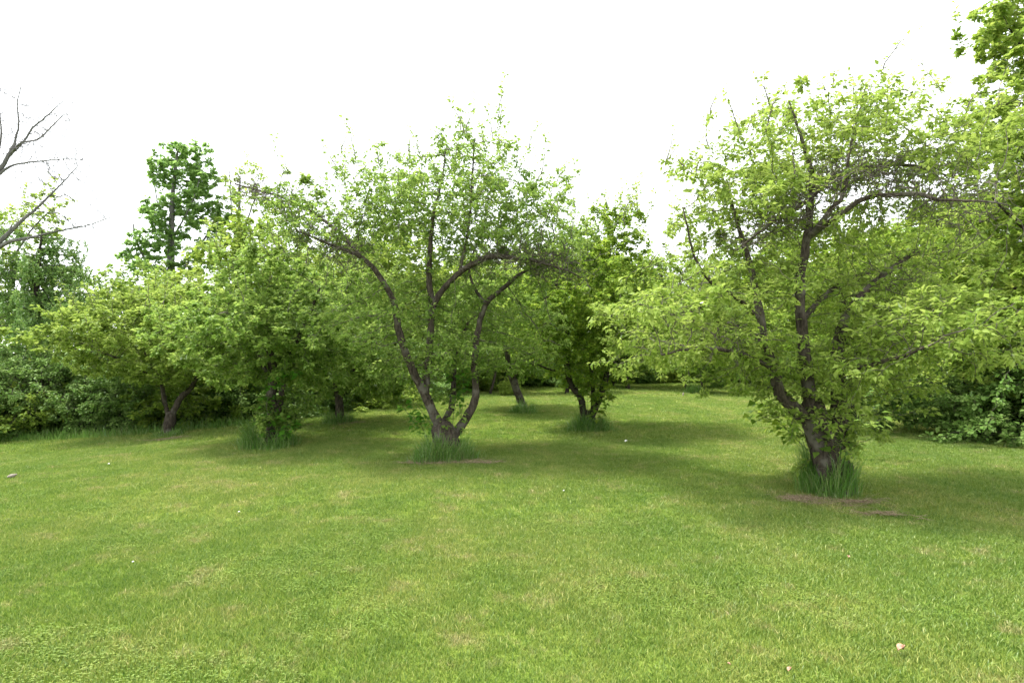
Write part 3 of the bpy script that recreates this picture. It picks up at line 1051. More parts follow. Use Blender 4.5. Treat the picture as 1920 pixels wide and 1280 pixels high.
GW = 'trees of the wood behind the orchard'
bgp = [(proto_tree('woodland_tree', '', 'tree', 9, 5.5, FM, 101, 0.20, 2600, 0.30, group=GW, low=0.16), 9),
       (proto_tree('woodland_tree', '', 'tree', 8, 6.0, FM, 102, 0.18, 2600, 0.28, stems=2, group=GW, low=0.12), 8),
       (proto_tree('woodland_tree', '', 'tree', 10, 5.0, MM, 103, 0.22, 2400, 0.32, group=GW, low=0.2), 10),
       (proto_tree('woodland_tree', '', 'tree', 7, 6.0, AP, 104, 0.16, 2600, 0.26, stems=2, group=GW, low=0.14), 7)]
spots = [
    (470, 24, 7.1, 1.0, 0.3, 0, 'mid green woodland tree directly behind the bushy apple tree'),
    (560, 24, 6.4, 0.8, 1.7, 2, 'woodland tree showing bits of sky, left of the central apple tree'),
    (655, 28, 7.6, 0.9, 2.5, 2, 'yellow green woodland tree behind the long left limb of the central apple tree'),
    (740, 31, 8.0, 1.1, 0.9, 0, 'woodland tree behind the left stem of the central apple tree'),
    (830, 36, 8.4, 1.1, 4.0, 1, 'woodland tree straight behind the central apple tree'),
    (920, 39, 8.2, 1.1, 5.2, 3, 'woodland tree behind the small leaning apple tree'),
    (1010, 43, 9.0, 1.1, 3.1, 0, 'woodland tree between the leaning apple tree and the V-forked one'),
    (1085, 44, 9.6, 1.1, 1.1, 1, 'woodland tree behind the dark V-forked apple tree'),
    (1165, 46, 9.4, 1.1, 2.0, 3, 'woodland tree closing the far end of the lawn, near its middle'),
    (1245, 45, 8.6, 1.2, 0.2, 0, 'woodland tree beyond the far grass clumps'),
    (1330, 47, 9.0, 1.1, 5.5, 1, 'woodland tree at the end of the pale track'),
    (1410, 44, 9.2, 1.1, 4.4, 3, 'woodland tree seen left of the large near trunk'),
    (1495, 42, 9.5, 1.1, 3.6, 0, 'woodland tree hidden behind the large near apple tree'),
    (1590, 38, 9.0, 1.15, 2.8, 1, 'woodland tree above the two slim reddish stems'),
    (1680, 33, 8.6, 1.1, 0.6, 3, 'woodland tree at the right end of the far lawn'),
    (1770, 27, 8.4, 1.0, 1.9, 0, 'woodland tree behind the right hand bushes'),
    (395, 22, 5.6, 1.0, 2.2, 1, 'woodland tree between the low spreading and the bushy apple trees'),
    (700, 40, 9.0, 1.2, 3.9, 2, 'taller woodland tree further back behind the central apple tree'),
    (250, 24, 5.4, 1.1, 4.9, 3, 'woodland tree under the tall pointed maple'),
    (1301, gy(1301, 736), 4.4, 0.9, 3.0, 3, 'orchard tree above the square grass clump standing alone on the far lawn'),
    (1346, gy(1346, 725), 5.2, 0.9, 1.0, 3, 'far orchard tree with its foot in the smaller far grass clump'),
    (1393, 34.0, 5.6, 0.9, 2.2, 1, 'far orchard tree rising from the clump beside the pale track'),
    (1190, 30.0, 5.2, 0.9, 5.0, 3, 'orchard tree above the dark far bush right of the V-forked tree'),
    (1062, 27.0, 5.0, 0.9, 4.0, 0, 'orchard tree in shade just left of the V-forked tree'),
    (905, 27.0, 5.0, 0.9, 0.2, 3, 'orchard tree seen between the central and the leaning apple trees'),
    (1700, 23.0, 5.0, 0.9, 1.4, 1, 'orchard tree on the right of the slim reddish stems, above the sunny lawn strip'),
    (1130, 33, 8.6, 0.7, 2.0, 1, 'pale green tree poking up behind the V-forked tree'),
    (1850, 24, 9.0, 1.0, 3.0, 1, 'woodland tree at the right edge behind the bushes'),
]
place_all(bgp, spots)

# tall pointed maple, thin birch-like tree, larch, dead tree on the left
def px_tree2(*a, **k):
    k.pop('per', None)
    return px_tree(*a, **k)


px_tree2('maple_tree', 'tall narrow maple with a pointed crown rising against the white sky', 'maple tree', 322, 752,
    [('trunk', [(322, 756, 0), (322, 650, 0), (320, 520, 0), (322, 430, 0), (325, 350, 0), (335, 270, 0)], [12, 10, 8, 6, 4, 1.5]),
     ('limb', [(321, 560, 0), (280, 500, 0), (255, 450, 0), (250, 420, 0)], [4, 3, 1.5]),
     ('limb', [(321, 540, 0), (360, 480, 0), (395, 430, 0), (410, 390, 0)], [4, 3, 1.5]),
     ('limb', [(322, 470, 0), (300, 400, 0.3), (288, 340, 0.3)], [3, 2, 1]),
     ('limb', [(322, 450, 0), (360, 380, -0.3), (378, 320, -0.3)], [3, 2, 1])],
    [(325, 490, 86, 60, 0, 1.3, 2.6), (330, 400, 76, 50, 0, 1.0, 2.2), (340, 310, 50, 44, 0, 0.6, 1.1), (262, 465, 26, 42, 0, 0.5, 0.8),
     (400, 420, 30, 55, 0, 0.5, 0.9), (300, 315, 30, 32, 0, 0.4, 0.6), (375, 340, 30, 40, 0, 0.4, 0.6), (320, 570, 80, 40, 0, 1.2, 1.2)],
    dict(bark=M['bark_grey'], twig=M['twig_grey'], leaf=M['maple_pale']), None, seed=51, n_att=3000, step=0.17, kill=0.2, infl=4, leaf=0.15, lpn=3.0, shoots=8, shoot_len=(0.2, 0.5), sides=8, clump=0.22, thin=0.02, rich=False, flat=0.6)

px_tree2('birch_tree', 'slender grey-stemmed tree with sparse leaves beside the tall pointed maple', 'tree', 446, 754,
    [('trunk', [(446, 758, 0), (447, 600, 0), (446, 470, 0), (448, 400, 0), (450, 330, 0)], [8, 6, 4.5, 3.5, 1.5]),
     ('limb', [(447, 470, 0), (436, 420, 0), (432, 350, 0), (430, 320, 0)], [2.5, 2, 1]),
     ('limb', [(447, 480, 0), (462, 420, 0), (478, 370, 0), (485, 330, 0)], [3, 2, 1]),
     ('limb', [(447, 500, 0), (470, 440, 0), (500, 400, 0)], [3, 2, 1])],
    [(460, 350, 38, 45, 0, 0.9, 1), (450, 450, 45, 50, 0, 0.9, 1), (490, 390, 25, 30, 0, 0.5, 0.5), (460, 530, 50, 50, 0, 1.0, 1.2)],
    dict(bark=M['bark_grey'], twig=M['twig_grey'], leaf=M['maple']), None, seed=53, n_att=900, step=0.17, kill=0.22, infl=4, leaf=0.12, lpn=1.5, shoots=6, sides=8, clump=0.25, thin=0.02, rich=False)

GD = dict(bark=M['bark_grey'], twig=M['twig_grey'], leaf=M['larch'])
bD = P(-70, 760, 15.0)
bD[2] = float(gz(bD[0], bD[1]))
rootD = empty('dead_tree', bD, 'bare grey dead tree reaching in from the left edge of the picture', 'dead tree')
build_tree(rootD, px_limbs(bD, 15.0,
    [('trunk', [(-75, 830, 0), (-65, 640, 0), (-60, 500, 0), (-45, 400, 0), (-10, 335, 0), (15, 295, 0), (28, 268, 0)], [24, 18, 13, 8, 5, 4, 3]),
     ('limb', [(15, 295, 0), (45, 265, 0), (62, 240, 0), (85, 220, 0), (118, 190, 0)], [4, 3, 2.5, 2, 1]),
     ('limb', [(18, 290, 0), (40, 268, -0.2), (70, 262, -0.3), (100, 235, -0.3), (120, 215, -0.4)], [3.5, 2.5, 2, 1]),
     ('limb', [(-5, 330, 0), (20, 312, 0), (45, 306, 0.2), (80, 302, 0.3), (125, 298, 0.4)], [4, 3, 2.5, 2, 1]),
     ('limb', [(28, 268, 0), (35, 235, 0), (33, 195, 0), (40, 160, 0)], [3, 2.5, 1.5, 1]),
     ('limb', [(-45, 400, 0), (-10, 300, 0), (2, 255, 0), (-2, 200, 0), (0, 165, 0)], [6, 4, 2.5, 1.5, 1]),
     ('limb', [(-50, 500, 0), (0, 453, 0), (40, 415, 0), (70, 390, 0), (110, 350, 0), (145, 312, 0)], [9, 6, 4.5, 3, 2, 1]),
     ('limb', [(-50, 500, 0), (10, 457, 0), (60, 445, 0), (110, 433, 0), (165, 422, 0), (205, 408, 0)], [8, 5, 3.5, 2.5, 1.6, 1])]),
    px_env(bD, 15.0, [(45, 240, 60, 70, 0, 1.0, 2.0), (80, 300, 55, 40, 0, 0.8, 1.0), (90, 350, 60, 45, 0, 0.8, 1.0), (140, 400, 60, 35, 0, 0.6, 0.7), (0, 220, 40, 70, 0, 0.8, 0.8)]),
    GD, seed=61, n_att=1500, step=0.10, kill=0.13, infl=6, lpn=0, per_clump=6, clump=0.4, flat=0.9, sides=10, r0=0.005, rich=False, lift=0.1, max_r=0.012)

# leafy branch ends of a tree on the left edge, before the dead one
px_tree2('ash_tree', 'thinly leaved young tree below the bare branches at the left edge', 'tree', -40, 800,
    [('trunk', [(-40, 806, 0), (-35, 700, 0), (-30, 600, 0), (-20, 500, 0), (0, 430, 0)], [12, 10, 8, 6, 3]),
     ('limb', [(-30, 560, 0), (20, 490, 0), (60, 430, 0), (100, 390, 0)], [4, 3, 1.5]),
     ('limb', [(-25, 520, 0), (0, 460, 0.3), (30, 410, 0.4)], [4, 3, 1.5])],
    [(45, 410, 60, 28, 0, 0.8, 0.8), (20, 470, 60, 40, 0, 0.9, 1.0), (-10, 560, 60, 60, 0, 1.0, 1.2), (105, 385, 14, 22, 0, 0.25, 0.2)],
    dict(bark=M['bark_grey'], twig=M['twig_grey'], leaf=M['maple']), None, seed=63, n_att=1100, step=0.15, kill=0.2, infl=4, leaf=0.095, lpn=2.0, shoots=6, sides=8, clump=0.2, thin=0.018, rich=False)


def make_larch():
    """drooping larch: trunk, tiers of boughs, hanging needle sprays"""
    lr = np.random.default_rng(71)
    x = P(68, 668, 17.5)[0]
    b = np.array([x, 17.5, float(gz(x, 17.5))])
    root = empty('larch_tree', b, 'dark drooping larch with hanging sprays at the left edge', 'larch tree')
    H = 5.6
    p, r = smooth_path([(0, 0, -0.1), (0.03, 0, 1.6), (-0.04, 0, 3.2), (0.02, 0, 4.7), (0.1, 0, H)], [0.14, 0.12, 0.09, 0.05, 0.015], 0.12)
    link('trunk', tube_mesh('trunk', p, r, M['bark_dark'], 10, 0.08, 2), root)
    A, B, ra, rb = [], [], [], []
    LP, LD = [], []
    for i in range(84):
        z = lr.uniform(1.0, H - 0.1)
        t = z / H
        L = 3.3 * (1 - t * 0.62) * lr.uniform(0.55, 1.0)
        a = lr.uniform(0, 6.28)
        d = np.array([math.cos(a), math.sin(a), lr.uniform(0.0, 0.35)])
        q = np.array([0, 0, z])
        n = int(L / 0.11)
        for k in range(n):
            d = unit(d + np.array([lr.normal() * 0.07, lr.normal() * 0.07, -0.018 + (0.05 if k > n * 0.7 else 0)]))
            q2 = q + d * 0.11
            w_ = 0.018 * (1 - k / n) + 0.003
            A.append(q); B.append(q2); ra.append(w_); rb.append(w_ * 0.9)
            # hanging side sprays
            for _ in range(lr.poisson(1.3)):
                m = int(lr.uniform(2, 8))
                s = q2.copy()
                sd_ = unit(np.array([lr.normal() * 0.6, lr.normal() * 0.6, -0.6]))
                for j in range(m):
                    sd_ = unit(sd_ + np.array([0, 0, -0.3]))
                    s2 = s + sd_ * 0.075
                    A.append(s); B.append(s2); ra.append(0.003); rb.append(0.002)
                    for _n in range(6):
                        LP.append(s + sd_ * lr.uniform(0, 0.075))
                        LD.append(unit(lr.normal(size=3) + sd_ * 0.5))
                    s = s2
            for _n in range(3):
                LP.append(q2)
                LD.append(unit(lr.normal(size=3) + np.array([0, 0, 0.3])))
            q = q2
    A, B = np.array(A), np.array(B)
    link('twigs', twig_mesh('twigs', A, B, np.array(ra), np.array(rb), M['twig']), root, 'stuff')
    LP, LD = np.array(LP), np.array(LD)
    m = len(LP)
    V0 = QUAD_V.copy()
    link('needles', leaves_mesh('needles', LP, LD, lr.normal(size=(m, 3)), 0.075 * lr.uniform(0.6, 1.3, m), lr.beta(2, 2.4, m), M['larch'], False), root, 'stuff')


make_larch()

# large tree at the right edge, close to the camera side
bR = P(1990, 860, 11.5)
bR[2] = float(gz(bR[0], bR[1]))
rootR = empty('maple_tree', bR, 'tall dense maple cut off by the right edge of the picture', 'maple tree')
build_tree(rootR, px_limbs(bR, 11.5,
    [('trunk', [(2000, 870, 0), (1995, 700, 0), (1985, 500, 0), (1975, 300, 0), (1970, 100, 0), (1965, -60, 0)], [26, 22, 18, 14, 9, 4]),
     ('limb', [(1985, 520, 0), (1930, 440, -0.3), (1890, 400, -0.5), (1850, 360, -0.6)], [8, 6, 4, 2]),
     ('limb', [(1978, 340, 0), (1930, 240, -0.2), (1880, 190, -0.3)], [7, 5, 3]),
     ('limb', [(1975, 250, 0), (1930, 120, 0), (1890, 50, 0)], [6, 4, 2]),
     ('limb', [(1990, 620, 0), (1940, 560, -0.4), (1900, 540, -0.5)], [7, 5, 3])]),
    px_env(bR, 11.5, [(1945, 60, 105, 100, 0, 1.0, 2.0), (1945, 230, 112, 110, 0, 1.2, 2.3), (1940, 400, 120, 110, 0, 1.3, 2.4), (1960, 560, 140, 110, 0, 1.4, 2.4), (1975, 700, 130, 90, 0, 1.2, 1.6), (1940, -60, 70, 60, 0, 0.8, 0.6), (1875, 545, 60, 70, 0.3, 1.0, 0.8), (1890, 640, 65, 80, 0.2, 1.0, 1.5)]),
    dict(bark=M['bark_dark'], twig=M['twig'], leaf=M['maple']), seed=67, n_att=5800, step=0.13, kill=0.16, infl=3, leaf=0.085, lpn=5.2, shoots=20, sides=10, clump=0.22, thin=0.016, rich=False, flat=0.6)

# ------------------------------------------------------------------ hedge shrubs
GS = 'shrubs along the edge of the lawn'
shp = [(proto_tree('shrub', '', 'shrub', 2.2, 2.6, SM, 201, 0.075, 2400, 0.12, stems=3, group=GS, low=0.06, lpn=4.0, shoots=18), 2.2),
       (proto_tree('shrub', '', 'shrub', 2.6, 2.4, SM, 202, 0.085, 2400, 0.125, stems=3, group=GS, low=0.05, lpn=4.2, shoots=18), 2.6),
       (proto_tree('shrub', '', 'shrub', 1.6, 2.4, dict(bark=M['bark_dark'], twig=M['twig'], leaf=M['far']), 203, 0.07, 2200, 0.115, stems=4, group=GS, low=0.05, lpn=4.2, shoots=18), 1.6)]




sspots = [
    (-30, gy(0, 822), 1.9, 1.0, 0.1, 0, 'shrub at the very left end of the hedge, cut by the picture edge'),
    (55, gy(60, 812), 1.6, 1.05, 0.9, 2, 'low shrub with pale flower specks at the foot of the drooping larch'),
    (95, gy(110, 806), 2.4, 1.0, 1.7, 1, 'taller shrub right in front of the drooping larch trunk'),
    (165, gy(165, 808), 2.0, 1.0, 2.6, 0, 'shrub between the larch and the low spreading apple tree'),
    (235, gy(235, 804), 1.8, 1.1, 3.4, 1, 'dark shrub to the left of the pale forked trunk'),
    (300, gy(300, 798), 1.9, 1.1, 4.1, 0, 'dark shrub right behind the pale forked trunk'),
    (375, gy(375, 794), 1.8, 1.1, 5.0, 2, 'shrub under the right side of the low spreading apple tree'),
    (440, gy(440, 788), 2.0, 1.1, 5.7, 1, 'shrub left of the vine covered trunk'),
    (520, gy(520, 782), 2.0, 1.1, 0.5, 0, 'shrub behind the vine covered trunk'),
    (590, gy(590, 772), 2.0, 1.1, 1.3, 1, 'shrub just left of the grass-ringed base'),
    (665, gy(665, 764), 1.9, 1.1, 2.1, 2, 'low shrub just right of the grass-ringed base'),
    (715, gy(715, 750), 2.0, 1.2, 2.9, 0, 'shrub where the hedge meets the left stem of the central apple tree'),
    (775, gy(775, 738), 2.4, 1.2, 3.7, 1, 'far shrub seen between the stems of the central apple tree'),
    (860, gy(860, 730), 2.6, 1.3, 4.5, 2, 'far shrub seen through the fork of the central apple tree'),
    (905, gy(905, 727), 2.6, 1.3, 5.3, 0, 'far shrub just right of the central apple tree'),
    (1750, gy(1790, 770), 2.0, 1.0, 0.2, 0, 'furthest of the bushes down the right side of the lawn'),
    (1800, gy(1830, 782), 1.9, 1.0, 1.2, 2, 'low bush halfway along the right side of the lawn'),
    (1850, gy(1870, 800), 1.6, 1.0, 2.2, 1, 'dark bush in the right side row with pale blue flower specks'),
    (1885, 11.8, 2.3, 1.0, 5.2, 0, 'mid green bush filling the gap under the tall maple at the right edge'),
    (1915, gy(1925, 815), 1.5, 1.0, 3.2, 2, 'low bush at the right edge of the picture'),
    (1985, gy(1960, 830), 1.9, 1.1, 4.2, 0, 'nearest right side bush, mostly outside the picture'),
    (1870, gy(1830, 770), 2.9, 1.0, 2.0, 1, 'tall bush standing behind the row at the right edge'),
    (1790, gy(1760, 748), 2.9, 1.0, 4.6, 0, 'tall light green bush under the drooping branches on the right'),
]
place_all(shp, sspots)

# far edge of the lawn
GF = 'dark bushes at the far edge of the lawn'
fspots = [
    (955, gy(953, 741), 0.75, 0.7, 0.4, 2, 'small round bush on the lawn left of the leaning trunk'),
    (1068, gy(1066, 728), 1.1, 1.0, 1.4, 1, 'dim bush at the far lawn edge left of the V-forked tree'),
    (1190, gy(1192, 719), 1.5, 0.9, 2.4, 0, 'dark far bush just right of the V-forked tree'),
    (1322, gy(1322, 718), 1.5, 0.7, 3.4, 1, 'dark narrow far bush between the two far grass clumps'),
    (1390, gy(1392, 720), 1.5, 0.9, 4.4, 2, 'far bush at the left of the large near tree, by the pale track'),
    (1490, gy(1490, 719), 2.0, 1.6, 5.1, 0, 'far bush behind the stems of the large near tree'),
    (1560, gy(1560, 722), 2.4, 1.4, 0.8, 1, 'far bush glimpsed left of the slim reddish stems'),
    (1650, gy(1650, 730), 2.0, 1.4, 1.5, 0, 'far dark bush right of the slim reddish stems'),
    (1715, gy(1715, 733), 2.2, 1.3, 3.0, 1, 'dark bush closing the lawn at its far right corner'),
    (1250, gy(1250, 716), 2.2, 1.6, 4.0, 2, 'wide far bush behind the nearer far grass clump'),
    (1130, gy(1130, 716), 2.2, 1.6, 5.0, 0, 'far bush seen through the fork of the V-forked tree'),
    (1010, gy(1010, 722), 2.2, 1.5, 0.0, 1, 'far bush right of the leaning trunk'),
]
far_shp = []
for src, h in shp:
    far_shp.append((src, h))
for (px, Y, H, wf, rz, pi, label) in fspots:
    src, h0 = shp[pi]
    x = P(px, 668, Y)[0]
    s = H / h0
    o = copy_tree(src, (x, Y, float(gz(x, Y))), rz, (s * wf, s), label)
    o['group'] = GF

# pale track beyond the lawn
yr = 40.5
V = []
for x in np.linspace(-5, 40, 60):
    for dy in (-0.9, 0.9):
        yy = yr + dy + 0.3 * math.sin(x * 0.2)
        V.append((x, yy, float(gz(x, yy)) + 0.02))
Fq = [(2 * i, 2 * i + 2, 2 * i + 3, 2 * i + 1) for i in range(59)]
link('gravel_track', mesh_from('gravel_track', V, Fq, plain_mat('pale_gravel', (0.34, 0.31, 0.26), (0.5, 0.47, 0.41), 4)), kind='structure')


# far wood as one mass
def far_wood():
    lr = np.random.default_rng(91)
    n = 60000
    x = lr.uniform(-75, 75, n)
    y = 56 + lr.uniform(0, 9, n) + 0.0 * x
    top = 5.2 + 1.6 * np.sin(x * 0.21) + 1.2 * np.sin(x * 0.53 + 1) + 0.8 * np.sin(x * 1.3 + 2) + 0.12 * (y - 56)
    z = top * lr.uniform(0, 1, n) ** 0.8
    pos = np.stack([x, y, z], 1)
    d = lr.normal(size=(n, 3))
    link('far_wood', leaves_mesh('far_wood', pos, d, np.array([[0, 0, 1.0]]) + lr.normal(size=(n, 3)) * 0.5, lr.uniform(0.3, 0.6, n), lr.beta(2, 2, n), M['far'], False), kind='stuff')


far_wood()

# ------------------------------------------------------------------ tall grass round the trunks
def tall_grass(label, px, py, rad_px, h_px, n, seed, lean=0.5, name='grass_clump', group='clumps of tall grass round the trunks', wid=0.0035, rmin=0.3, sx=1.0):
    lr = np.random.default_rng(seed)
    b = G(px, py)
    k = b[1] / F_PX
    rad, h = rad_px * k, h_px * k
    V, Fa, T = [], [], []
    for i in range(n):
        a = lr.uniform(0, 6.28)
        q = rad * (0.45 + 0.75 * lr.beta(1.6, 2.6)) * (1 + 0.22 * math.sin(2 * a + seed) + 0.15 * math.sin(5 * a + seed * 2))
        x, y = q * math.cos(a) * sx, q * math.sin(a)
        z = float(gz(b[0] + x, b[1] + y)) - b[2]
        hh = h * (0.18 + 0.95 * lr.beta(1.7, 2.6)) * max(0.3, 1.35 - 0.75 * (q / rad)) * (1 + 0.25 * math.sin(3 * a + seed))
        a2 = a + lr.normal() * 1.3
        o = np.array([math.cos(a2), math.sin(a2), 0]) * hh * lr.uniform(0.05, lean * 1.5)
        a3 = lr.uniform(0, 6.28)
        w_ = np.array([math.cos(a3), math.sin(a3), 0]) * wid * lr.uniform(0.6, 1.4)
        p0 = np.array([x, y, z - 0.02])
        p1 = p0 + o * 0.12 + (0, 0, hh * 0.45)
        p2 = p0 + o * 0.45 + (0, 0, hh * 0.8)
        p3 = p0 + o * 1.0 + (0, 0, hh * (0.98 - 0.25 * np.linalg.norm(o) / hh))
        kk = len(V)
        V += [p0 - w_, p0 + w_, p1 - w_, p1 + w_, p2 - w_ * 0.7, p2 + w_ * 0.7, p3]
        Fa += [(kk, kk + 1, kk + 3), (kk, kk + 3, kk + 2), (kk + 2, kk + 3, kk + 5), (kk + 2, kk + 5, kk + 4), (kk + 4, kk + 5, kk + 6)]
        t = lr.beta(2.2, 2.8)
        if lr.uniform() < 0.13:
            t = 1.0
        T += [t] * 5
    o = link(name, mesh_from(name, V, Fa, M['tall_grass'], T))
    o.location = tuple(b)
    tag(o, label, 'tall grass', group)
    return o


tall_grass('long grass standing round the thick trunk of the large near apple tree', 1553, 922, 54, 120, 2200, 301, 0.45)
tall_grass('bluish long grass round the base of the central apple tree', 832, 862, 54, 66, 2300, 302, 0.6)
tall_grass('dark grass clump at the foot of the V-forked apple tree', 1104, 806, 38, 46, 1900, 303, 0.6)
tall_grass('grass clump against the foot of the leaning trunk', 982, 774, 22, 32, 1000, 304, 0.6)
tall_grass('rounded grass clump under the vine covered trunk', 503, 836, 56, 56, 2600, 305, 0.7)
tall_grass('thin grass ring round the pale forked trunk', 315, 818, 30, 22, 900, 306, 0.7)
tall_grass('grass ring at the base of the greyish green apple tree', 634, 793, 30, 34, 1200, 307, 0.6)
tall_grass('dark grass clump at the foot of the slim reddish stems', 1594, 812, 40, 44, 1600, 308, 0.6)
tall_grass('bushy square grass clump standing alone on the far lawn', 1301, 737, 16, 26, 900, 309, 0.3, wid=0.008)
tall_grass('smaller grass clump behind the one standing alone on the far lawn', 1346, 726, 14, 16, 500, 310, 0.5, wid=0.008)
tall_grass('far grass clump by the pale track left of the large near tree', 1390, 720, 14, 16, 500, 311, 0.5, wid=0.008)


# dead grass raked out by the mower at the trunk bases, and unmown grass along the hedge
def straw(px, py, sx, sy, n, seed):
    lr = np.random.default_rng(seed)
    b = G(px, py)
    cc = lr.normal(size=(9, 2)) * np.array([sx, sy]) * 1.1
    a = cc[lr.integers(0, 9, n)] + lr.normal(size=(n, 2)) * np.array([sx, sy]) * 0.42
    x, y = b[0] + a[:, 0], b[1] + a[:, 1]
    z = gz(x, y) + 0.03 + lr.uniform(-0.006, 0.012, n)
    an = lr.uniform(0, 6.28, n)
    d = np.stack([np.cos(an), np.sin(an), lr.normal(size=n) * 0.15], 1)
    A = np.stack([x, y, z], 1)
    return A, A + d * lr.uniform(0.04, 0.14, n)[:, None]


ss = [straw(*a) for a in ((1508, 940, 0.17, 0.10, 420, 1), (1590, 943, 0.2, 0.07, 260, 2), (1655, 966, 0.13, 0.07, 150, 3), (850, 871, 0.3, 0.07, 260, 4), (905, 868, 0.2, 0.08, 200, 5), (640, 796, 0.3, 0.15, 150, 6), (320, 824, 0.3, 0.15, 200, 7))]
A = np.vstack([s[0] for s in ss]); B = np.vstack([s[1] for s in ss])
link('dead_grass', twig_mesh('dead_grass', A, B, np.full(len(A), 0.0018), np.full(len(A), 0.001), M['straw']), kind='stuff')


def verge():
    lr = np.random.default_rng(330)
    line = [(-60, 834), (0, 828), (110, 824), (200, 820), (290, 812), (400, 804), (480, 797), (560, 783), (640, 770), (700, 757), (760, 745), (830, 737), (900, 731)]
    pts = np.array([G(*q) for q in line])
    right = np.array([G(*q) for q in [(1970, 840), (1900, 818), (1840, 800), (1790, 782), (1750, 768), (1715, 745)]])
    V, Fa, T = [], [], []
    for arr, n in ((pts, 9000), (right, 3000)):
        seg = np.linalg.norm(np.diff(arr, axis=0), axis=1)
        cs = np.concatenate([[0], np.cumsum(seg)])
        for i in range(n):
            s = lr.uniform(0, cs[-1])
            j = min(len(seg) - 1, np.searchsorted(cs, s) - 1)
            p = arr[j] + (arr[j + 1] - arr[j]) * ((s - cs[j]) / seg[j])
            back = unit(np.array([p[0], p[1]]))
            off = abs(lr.normal()) * 0.55 - 0.12
            x, y = p[0] + back[0] * off, p[1] + back[1] * off
            h = lr.uniform(0.08, 0.34) * (0.45 + 0.55 * min(1, (off + 0.12) / 0.5))
            a = lr.uniform(0, 6.28)
            o = np.array([math.cos(a), math.sin(a), 0]) * h * lr.uniform(0.05, 0.6)
            w_ = np.array([math.sin(a * 3), math.cos(a * 3), 0]) * 0.005
            p0 = np.array([x, y, float(gz(x, y)) - 0.01])
            p1 = p0 + o * 0.4 + (0, 0, h * 0.6)
            k = len(V)
            V += [p0 - w_, p0 + w_, p1 + w_ * 0.8, p1 - w_ * 0.8, p0 + o + (0, 0, h)]
            Fa += [(k, k + 1, k + 2), (k, k + 2, k + 3), (k + 3, k + 2, k + 4)]
            T += [lr.beta(2.2, 2.5)] * 3
    link('tall_grass', mesh_from('tall_grass', V, Fa, M['tall_grass'], T), kind='stuff')


verge()


# ------------------------------------------------------------------ young shoots and vines at the trunks
def shoot_plant(name, label, cat, bx, by, stems, leaf_px, mat, seed, n_leaf=26, group=None, dzs=0.0):
    """woody shoots with large leaves: every leaf an object of its own"""
    lr = np.random.default_rng(seed)
    b = G(bx, by)
    b[1] += dzs
    root = empty(name, b, label, cat, group)
    Y = b[1]
    L = leaf_px * Y / F_PX
    protos = [mesh_from('leaf', LEAF_V * np.array([1.25, 1, 1.2]), LEAF_F, mat, np.full(4, t)) for t in (0.25, 0.5, 0.8)]
    for st, rad, leafy in stems:
        pts = [P(x, y, Y + dz) - b for x, y, dz in st]
        p, r = smooth_path(pts, list(np.linspace(rad, rad * 0.35, len(pts))), 0.04)
        link('stem', tube_mesh('stem', p, r, M['twig'], 6, 0.05, seed), root)
        n0 = int(len(p) * leafy)
        for i in range(n_leaf):
            q = p[lr.integers(n0, len(p))] if len(p) - 1 > n0 else p[-1]
            a = lr.uniform(0, 6.28)
            d = unit(np.array([math.cos(a), math.sin(a), lr.uniform(-0.5, 0.15)]))
            q = q + d * L * lr.uniform(0.1, 0.9) + np.array([0, 0, lr.normal() * L * 0.35])
            rr, ff, uu = frames(d[None], (np.array([0, 0, 1.0]) + lr.normal(size=3) * 0.3)[None])
            s = L * lr.uniform(0.7, 1.2)
            o = bpy.data.objects.new('leaf', protos[lr.integers(0, 3)])
            C.objects.link(o)
            o.parent = root
            o.matrix_local = Matrix([[rr[0][k] * s, ff[0][k] * s, uu[0][k] * s, q[k]] for k in range(3)] + [[0, 0, 0, 1]])
    return root


shoot_plant('leafy_shoot', 'thin shoots with large leaves leaning out left of the thick near trunk', 'shoot', 1545, 880,
            [([(1545, 870, -0.15), (1500, 830, -0.3), (1470, 800, -0.4), (1440, 768, -0.45), (1425, 750, -0.5)], 0.006, 0.5),
             ([(1540, 850, -0.15), (1490, 795, -0.25), (1455, 770, -0.35), (1410, 770, -0.5)], 0.005, 0.5)], 19, M['apple_dark'], 401, 52, dzs=0.0)
shoot_plant('leafy_shoot', 'small leafy shoot sticking out right beside the thick near trunk', 'shoot', 1585, 860,
            [([(1585, 830, 0), (1615, 800, -0.1), (1640, 790, -0.1), (1655, 785, -0.1)], 0.004, 0.5)], 17, M['apple'], 402, 14)
shoot_plant('leafy_shoot', 'leaf covered suckers hiding the upper trunk of the near apple tree', 'shoot', 1552, 915,
            [([(1552, 905, -0.35), (1540, 850, -0.35), (1535, 800, -0.33), (1530, 760, -0.3)], 0.005, 0.45),
             ([(1560, 905, -0.35), (1575, 840, -0.33), (1582, 790, -0.3), (1585, 745, -0.3)], 0.005, 0.45)], 17, M['apple'], 403, 38)
shoot_plant('leafy_shoot', 'pale leafed suckers in the fork of the central apple tree', 'shoot', 838, 856,
            [([(838, 850, -0.2), (835, 810, -0.22), (830, 780, -0.2), (845, 750, -0.2)], 0.004, 0.35),
             ([(845, 850, -0.2), (858, 810, -0.2), (862, 770, -0.2), (850, 740, -0.15)], 0.004, 0.35)], 11, M['apple'], 404, 40)
shoot_plant('maple_sapling', 'bright green sapling low on the left of the central apple tree', 'sapling', 812, 850,
            [([(812, 850, 0.1), (800, 820, 0.1), (785, 790, 0.05), (765, 775, 0), (755, 760, 0)], 0.005, 0.4),
             ([(815, 850, 0.1), (810, 800, 0.1), (790, 770, 0.0), (775, 750, 0.0)], 0.005, 0.4)], 14, M['vine'], 405, 48)
